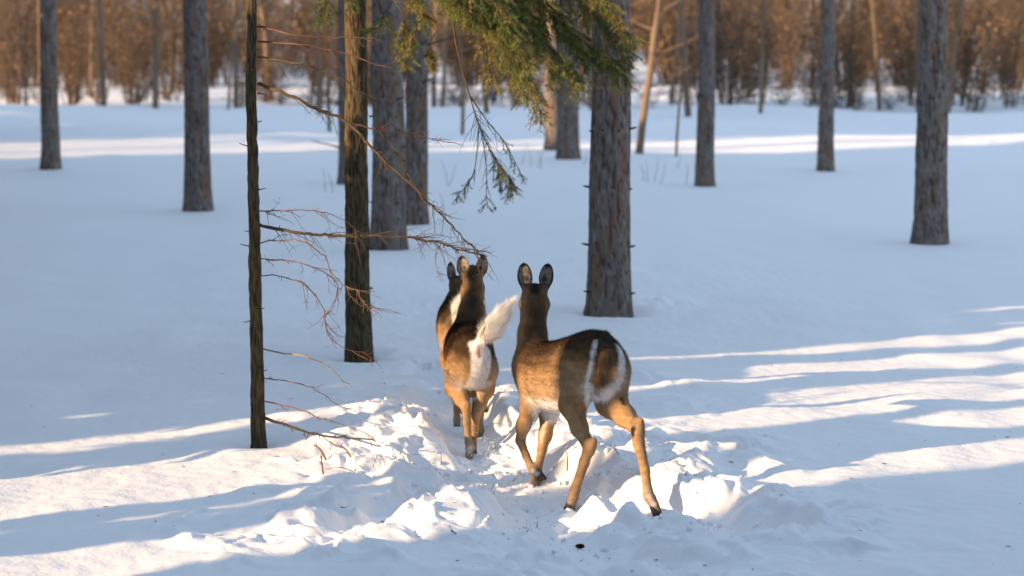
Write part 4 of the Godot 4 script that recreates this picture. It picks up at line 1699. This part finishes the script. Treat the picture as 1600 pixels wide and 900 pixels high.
func paint_line(b: Body, pts: Array, r: float, soft: float, col: Color, hair: float) -> void:
	var prev := Vector3.ZERO
	for k in pts.size():
		var dir := ray(pts[k][0], pts[k][1]).normalized()
		var p := b.hit(EYE, dir, D0 - 1.2)
		if k > 0:
			b.stamps.append([prev, p, r, soft, col, hair])
		elif pts.size() == 1:
			b.stamps.append([p, p, r, soft, col, hair])
		prev = p

func finish_deer(b: Body, label: String, base: Vector3, cell: float, density: float, seed_: int, ears: Array) -> void:
	b.jit = noise(seed_, 1.0)
	b.skin(cell)
	for e in ears:
		b.ear(e[0], e[1], e[2], e[3])
	var t := thing("deer", label, "deer", base)
	for k in b.v.size():
		b.v[k] -= base
	inst("body", b.mesh(M.fur), t)
	inst("fur", b.fur(M.hair, density, seed_, 0.0011), t, "stuff")
	print("deer verts ", b.v.size())

func build_deer() -> void:
	var W := Color(0.80, 0.785, 0.765)
	# ------------------------------------------------ largest deer
	var b := Body.new()
	b.jit = noise(71, 1.0)
	D0 = 12.0
	var hd := (J(838, 575, 0.55) - J(932, 566, 0.0))
	hd.y = 0
	hd = hd.normalized()
	b.heading = hd
	var rt := hd.cross(Vector3.UP).normalized()
	var tr := [[832, 586, 0.64, 0.110], [848, 585, 0.52, 0.172], [873, 588, 0.35, 0.192], [903, 574, 0.17, 0.170], [930, 565, 0.0, 0.165], [948, 572, -0.08, 0.125]]
	tr = ring_path(tr)
	for k in tr.size() - 1:
		b.bone(J(tr[k][0], tr[k][1], tr[k][2]), J(tr[k + 1][0], tr[k + 1][1], tr[k + 1][2]), tr[k][3] + 0.008, tr[k + 1][3] + 0.008, "brisket" if k < 3 else "trunk", 0.012, rt, 0.80)
	# neck and head
	b.bone(J(834, 488, 0.73), J(832, 520, 0.68), 0.060, 0.072, "neck", 0.04)
	b.bone(J(832, 520, 0.68), J(833, 566, 0.58), 0.076, 0.118, "neck", 0.06)
	b.bone(J(835, 466, 0.78), J(834, 490, 0.73), 0.066, 0.070, "neck", 0.05)
	b.bone(J(834, 478, 0.92), J(835, 460, 0.78), 0.058, 0.066, "head", 0.04)
	b.bone(J(833, 494, 1.08), J(834, 480, 0.92), 0.032, 0.050, "head", 0.04)
	b.bone(J(823, 476, 0.84), J(825, 486, 0.80), 0.050, 0.042, "head", 0.04)
	b.bone(J(847, 476, 0.84), J(845, 486, 0.80), 0.050, 0.042, "head", 0.04)
	b.bone(J(824, 456, 0.78), J(822, 448, 0.77), 0.026, 0.020, "head", 0.02)
	b.bone(J(847, 456, 0.78), J(851, 448, 0.77), 0.026, 0.020, "head", 0.02)
	# left hind leg, planted and pushing off
	chain(b, [[912, 585, 0.02, 0.125], [895, 632, 0.10, 0.078], [905, 668, -0.02, 0.047], [919, 695, -0.12, 0.038]], ["thigh", "shank", "shank"], 0.04)
	chain(b, [[922, 693, -0.14, 0.036], [913, 722, -0.15, 0.032], [899, 765, -0.165, 0.029], [896, 776, -0.17, 0.031], [888, 800, -0.16, 0.033]], ["cannon", "cannon", "cannon", "pastern"], 0.016)
	hoof(b, J(888, 799, -0.16), J(885, 810, -0.14), Vector3(0.018, 0, 0.004), 0.018)
	# right hind leg, stretched out behind and about to lift
	chain(b, [[955, 580, -0.06, 0.120], [955, 628, 0.00, 0.090], [976, 650, -0.14, 0.060], [992, 666, -0.26, 0.043]], ["thigh", "shank", "shank"], 0.04)
	chain(b, [[995, 662, -0.30, 0.042], [998, 690, -0.31, 0.036], [1008, 735, -0.34, 0.029], [1012, 766, -0.37, 0.029], [1014, 776, -0.385, 0.033], [1022, 790, -0.40, 0.027]], ["cannon", "cannon", "cannon", "pastern", "pastern"], 0.016)
	hoof(b, J(1022, 789, -0.40), J(1030, 811, -0.42), Vector3(0.013, 0.006, 0.004), 0.021)
	b.bone(J(929, 688, -0.17), J(923, 704, -0.15), 0.015, 0.022, "cannon", 0.035)
	b.bone(J(1001, 658, -0.34), J(999, 674, -0.32), 0.018, 0.026, "cannon", 0.035)
	# left front leg, lifted and folded
	chain(b, [[831, 596, 0.50, 0.090], [829, 632, 0.46, 0.058], [818, 664, 0.51, 0.040], [813, 688, 0.55, 0.032]], ["thigh", "shank", "shank"], 0.04)
	chain(b, [[813, 689, 0.55, 0.031], [822, 712, 0.49, 0.025], [831, 732, 0.43, 0.027], [838, 739, 0.385, 0.024]], ["cannon", "cannon", "pastern"], 0.014)
	hoof(b, J(839, 738, 0.375), J(848, 749, 0.30), Vector3(0.012, 0.006, 0.004), 0.020)
	# right front leg, planted
	chain(b, [[858, 600, 0.60, 0.095], [858, 645, 0.56, 0.058], [852, 680, 0.52, 0.036], [847, 702, 0.50, 0.032]], ["thigh", "shank", "shank"], 0.04)
	chain(b, [[847, 702, 0.50, 0.031], [840, 735, 0.42, 0.027], [836, 752, 0.39, 0.029], [832, 775, 0.36, 0.031]], ["cannon", "cannon", "pastern"], 0.014)
	hoof(b, J(832, 775, 0.36), J(830, 785, 0.37), Vector3(0.014, 0, 0.003), 0.017)
	# white: belly, inner thighs, rump either side of the tail
	paint_line(b, [[846, 640], [862, 644], [874, 648]], 0.052, 0.022, W, 0.028)
	paint_line(b, [[931, 533], [927, 550], [921, 577], [917, 605], [918, 632]], 0.015, 0.008, W, 0.028)
	paint_line(b, [[966, 541], [972, 560], [972, 578], [962, 602], [944, 620], [928, 632]], 0.026, 0.010, W, 0.028)
	paint_line(b, [[933, 620], [925, 637]], 0.028, 0.012, W, 0.025)
	paint_line(b, [[828, 660], [820, 684]], 0.008, 0.008, Color(0.5, 0.43, 0.36), 0.012)
	paint_line(b, [[853, 660], [846, 690]], 0.010, 0.010, Color(0.55, 0.48, 0.41), 0.012)
	paint_line(b, [[989, 671], [988, 677]], 0.018, 0.005, Color(0.03, 0.02, 0.016), 0.012)
	paint_line(b, [[972, 625], [975, 632]], 0.012, 0.012, Color(0.07, 0.05, 0.035), 0.016)
	paint_line(b, [[836, 441], [835, 452]], 0.034, 0.016, Color(0.022, 0.017, 0.014), 0.012)
	paint_line(b, [[838, 490], [840, 510], [846, 528]], 0.010, 0.024, Color(0.070, 0.043, 0.024), 0.02)
	paint_line(b, [[820, 468], [816, 490], [814, 515]], 0.014, 0.020, Color(0.23, 0.15, 0.085), 0.018)
	paint_line(b, [[930, 520], [952, 530]], 0.05, 0.04, Color(0.045, 0.031, 0.021), 0.03)
	paint_line(b, [[832, 736], [838, 741]], 0.016, 0.010, Color(0.60, 0.55, 0.48), 0.01)
	paint_line(b, [[1014, 776], [1020, 788]], 0.014, 0.010, Color(0.52, 0.46, 0.40), 0.01)
	# the hanging tail, drawn last so that it lies on the rump
	var tl := [b.hit(EYE, ray(948, 527).normalized(), 10.6), b.hit(EYE, ray(948, 560).normalized(), 10.6), b.hit(EYE, ray(940, 588).normalized(), 10.6), b.hit(EYE, ray(930, 612).normalized(), 10.6)]
	var bk := -hd
	b.bone(tl[0] - bk * 0.02, tl[1] + bk * 0.012, 0.036, 0.058, "tail", 0.02, bk, 0.42)
	b.bone(tl[1] + bk * 0.012, tl[2] + bk * 0.016, 0.058, 0.048, "tail", 0.012, bk, 0.40)
	b.bone(tl[2] + bk * 0.016, tl[3] + bk * 0.012, 0.048, 0.014, "tail", 0.010, bk, 0.40)
	finish_deer(b, "largest deer, flank sunlit, brown tail hanging between white rump streaks", gnd(900, 800), 0.0095, 30000.0, 71, [
		[J(823, 455, 0.77), J(818, 411, 0.80), Vector3(-0.22, 0.05, 1), 0.092], [J(849, 455, 0.77), J(857, 412, 0.80), Vector3(0.28, 0.05, 1), 0.090]])

	# ------------------------------------------------ middle deer, white tail raised
	b = Body.new()
	b.jit = noise(72, 1.0)
	D0 = 13.3
	hd = Vector3(-0.06, 0, -1).normalized()
	b.heading = hd
	rt = hd.cross(Vector3.UP).normalized()
	tr = [[734, 520, 0.78, 0.105], [732, 538, 0.66, 0.150], [732, 548, 0.45, 0.155], [733, 556, 0.25, 0.150], [736, 564, 0.10, 0.150], [739, 574, 0.02, 0.125]]
	tr = ring_path(tr)
	for k in tr.size() - 1:
		b.bone(J(tr[k][0], tr[k][1], tr[k][2]), J(tr[k + 1][0], tr[k + 1][1], tr[k + 1][2]), tr[k][3] + 0.008, tr[k + 1][3] + 0.008, "brisket" if k < 3 else "trunk", 0.012, rt, 0.92)
	b.bone(J(738, 462, 0.93), J(737, 490, 0.86), 0.066, 0.076, "neck", 0.05)
	b.bone(J(737, 490, 0.86), J(734, 532, 0.74), 0.076, 0.115, "neck", 0.07)
	b.bone(J(739, 446, 1.08), J(739, 440, 0.96), 0.055, 0.066, "head", 0.04)
	b.bone(J(739, 462, 1.22), J(739, 450, 1.08), 0.030, 0.048, "head", 0.04)
	b.bone(J(739, 428, 0.97), J(739, 424, 0.98), 0.045, 0.042, "head", 0.03)
	b.bone(J(729, 452, 0.98), J(730, 466, 0.95), 0.040, 0.036, "head", 0.04)
	b.bone(J(748, 452, 0.98), J(747, 466, 0.95), 0.040, 0.036, "head", 0.04)
	b.bone(J(728, 432, 0.96), J(725, 428, 0.96), 0.022, 0.018, "head", 0.02)
	b.bone(J(750, 430, 0.96), J(753, 426, 0.96), 0.022, 0.018, "head", 0.02)
	chain(b, [[716, 578, 0.08, 0.095], [712, 606, 0.13, 0.066], [721, 624, 0.02, 0.043], [728, 636, -0.06, 0.036]], ["thigh", "shank", "shank"], 0.035)
	chain(b, [[729, 633, -0.07, 0.035], [730, 662, -0.05, 0.027], [732, 690, -0.03, 0.025], [735, 700, -0.02, 0.031], [733, 714, 0.0, 0.026]], ["cannon", "cannon", "pastern", "pastern"], 0.014)
	hoof(b, J(733, 713, 0.0), J(732, 723, 0.02), Vector3(0.014, 0, 0), 0.017)
	chain(b, [[757, 578, 0.08, 0.095], [757, 608, 0.14, 0.062], [750, 630, 0.06, 0.042], [744, 646, 0.0, 0.034]], ["thigh", "shank", "shank"], 0.035)
	chain(b, [[744, 645, -0.01, 0.034], [742, 668, 0.06, 0.027], [739, 690, 0.10, 0.025], [739, 700, 0.09, 0.026]], ["cannon", "cannon", "pastern"], 0.014)
	hoof(b, J(739, 700, 0.09), J(741, 708, 0.05), Vector3(0.011, 0, 0), 0.015)
	chain(b, [[746, 560, 0.66, 0.08], [748, 610, 0.66, 0.045], [749, 645, 0.68, 0.028], [750, 670, 0.66, 0.022], [750, 681, 0.64, 0.024]], ["thigh", "shank", "cannon", "pastern"], 0.03)
	hoof(b, J(750, 680, 0.64), J(751, 688, 0.62), Vector3(0.012, 0, 0), 0.016)
	chain(b, [[722, 560, 0.66, 0.08], [725, 610, 0.66, 0.045], [726, 640, 0.7, 0.028], [729, 665, 0.76, 0.022], [730, 674, 0.78, 0.024]], ["thigh", "shank", "cannon", "pastern"], 0.03)
	hoof(b, J(730, 674, 0.78), J(730, 680, 0.79), Vector3(0.012, 0, 0), 0.016)
	paint_line(b, [[748, 540], [752, 560], [751, 585], [743, 603]], 0.062, 0.012, W, 0.026)
	paint_line(b, [[760, 545], [763, 565], [758, 585]], 0.036, 0.012, W, 0.03)
	paint_line(b, [[741, 600], [742, 622]], 0.020, 0.014, W, 0.02)
	paint_line(b, [[747, 541], [748, 549], [749, 556]], 0.013, 0.007, Color(0.42, 0.24, 0.21), 0.004)
	paint_line(b, [[739, 416], [738, 432], [738, 470], [736, 500]], 0.026, 0.022, Color(0.040, 0.030, 0.022), 0.016)
	paint_line(b, [[734, 700], [733, 708]], 0.016, 0.012, Color(0.6, 0.56, 0.5), 0.01)
	var z := Vector3(0.15, 0, 1).normalized()
	b.bone(J(748, 536, -0.02), J(766, 518, -0.07), 0.030, 0.060, "flag", 0.03, z, 0.35)
	b.bone(J(766, 518, -0.07), J(782, 497, -0.07), 0.060, 0.046, "flag", 0.02, z, 0.30)
	b.bone(J(782, 497, -0.07), J(798, 475, -0.05), 0.046, 0.010, "flag", 0.02, z, 0.30)
	finish_deer(b, "middle deer seen from behind with its fluffy white tail raised sideways", gnd(735, 718), 0.0095, 30000.0, 72, [
		[J(727, 436, 0.955), J(721, 400, 0.98), Vector3(-0.25, 0.1, 1), 0.090], [J(749, 434, 0.955), J(756, 400, 0.98), Vector3(0.35, 0.1, 1), 0.084]])

	# ------------------------------------------------ farthest deer, mostly hidden
	b = Body.new()
	b.jit = noise(73, 1.0)
	D0 = 14.5
	hd = Vector3(0.12, 0, -1).normalized()
	b.heading = hd
	rt = hd.cross(Vector3.UP).normalized()
	tr = [[716, 480, 0.75, 0.10], [715, 495, 0.6, 0.135], [714, 503, 0.4, 0.135], [713, 508, 0.2, 0.13], [712, 512, 0.05, 0.125], [713, 518, -0.02, 0.105]]
	tr = ring_path(tr)
	for k in tr.size() - 1:
		b.bone(J(tr[k][0], tr[k][1], tr[k][2]), J(tr[k + 1][0], tr[k + 1][1], tr[k + 1][2]), tr[k][3] + 0.008, tr[k + 1][3] + 0.008, "brisket" if k < 3 else "trunk", 0.012, rt, 0.92)
	b.bone(J(715, 450, 0.86), J(715, 470, 0.8), 0.055, 0.062, "neck", 0.05)
	b.bone(J(715, 470, 0.8), J(715, 495, 0.68), 0.062, 0.09, "neck", 0.06)
	b.bone(J(717, 445, 1.0), J(715, 443, 0.88), 0.05, 0.058, "head", 0.04)
	b.bone(J(718, 456, 1.15), J(717, 447, 1.0), 0.028, 0.045, "head", 0.04)
	b.bone(J(709, 440, 0.88), J(707, 436, 0.88), 0.02, 0.016, "head", 0.02)
	b.bone(J(722, 440, 0.88), J(724, 436, 0.88), 0.02, 0.016, "head", 0.02)
	chain(b, [[704, 530, 0.02, 0.085], [702, 565, 0.1, 0.06], [709, 595, 0.0, 0.038], [714, 612, -0.07, 0.033]], ["thigh", "shank", "shank"], 0.035)
	chain(b, [[714, 611, -0.07, 0.032], [714, 640, -0.12, 0.026], [714, 655, -0.14, 0.026], [714, 666, -0.15, 0.024]], ["cannon", "cannon", "pastern"], 0.014)
	hoof(b, J(714, 665, -0.15), J(714, 677, -0.17), Vector3(0.015, 0, 0), 0.016)
	chain(b, [[722, 530, 0.02, 0.085], [726, 565, 0.1, 0.06], [738, 595, 0.1, 0.038], [746, 610, 0.05, 0.033], [755, 634, 0.1, 0.024]], ["thigh", "shank", "shank", "cannon"], 0.035)
	hoof(b, J(756, 634, 0.1), J(758, 644, 0.08), Vector3(0.012, 0, 0), 0.016)
	chain(b, [[708, 520, 0.6, 0.075], [709, 560, 0.6, 0.042], [711, 600, 0.65, 0.026], [712, 638, 0.62, 0.022]], ["thigh", "shank", "cannon"], 0.03)
	hoof(b, J(712, 636, 0.62), J(712, 644, 0.62), Vector3(0.012, 0, 0), 0.016)
	chain(b, [[722, 520, 0.6, 0.075], [724, 560, 0.6, 0.042], [725, 600, 0.65, 0.026], [726, 636, 0.6, 0.022]], ["thigh", "shank", "cannon"], 0.03)
	hoof(b, J(726, 634, 0.6), J(726, 642, 0.6), Vector3(0.012, 0, 0), 0.016)
	paint_line(b, [[714, 485], [715, 500], [716, 520], [716, 540]], 0.034, 0.012, W, 0.03)
	b.bone(J(713, 500, -0.06), J(717, 484, -0.08), 0.03, 0.045, "flag", 0.02, Vector3.BACK, 0.4)
	b.bone(J(717, 484, -0.08), J(722, 468, -0.06), 0.045, 0.02, "flag", 0.02, Vector3.BACK, 0.4)
	finish_deer(b, "farthest deer, mostly hidden behind the deer with the raised tail, one ear showing", gnd(714, 676), 0.012, 20000.0, 73, [
		[J(709, 444, 0.87), J(703, 410, 0.9), Vector3(-0.6, 0.1, 1), 0.075], [J(722, 444, 0.87), J(727, 412, 0.9), Vector3(0.4, 0.1, 1), 0.07]])
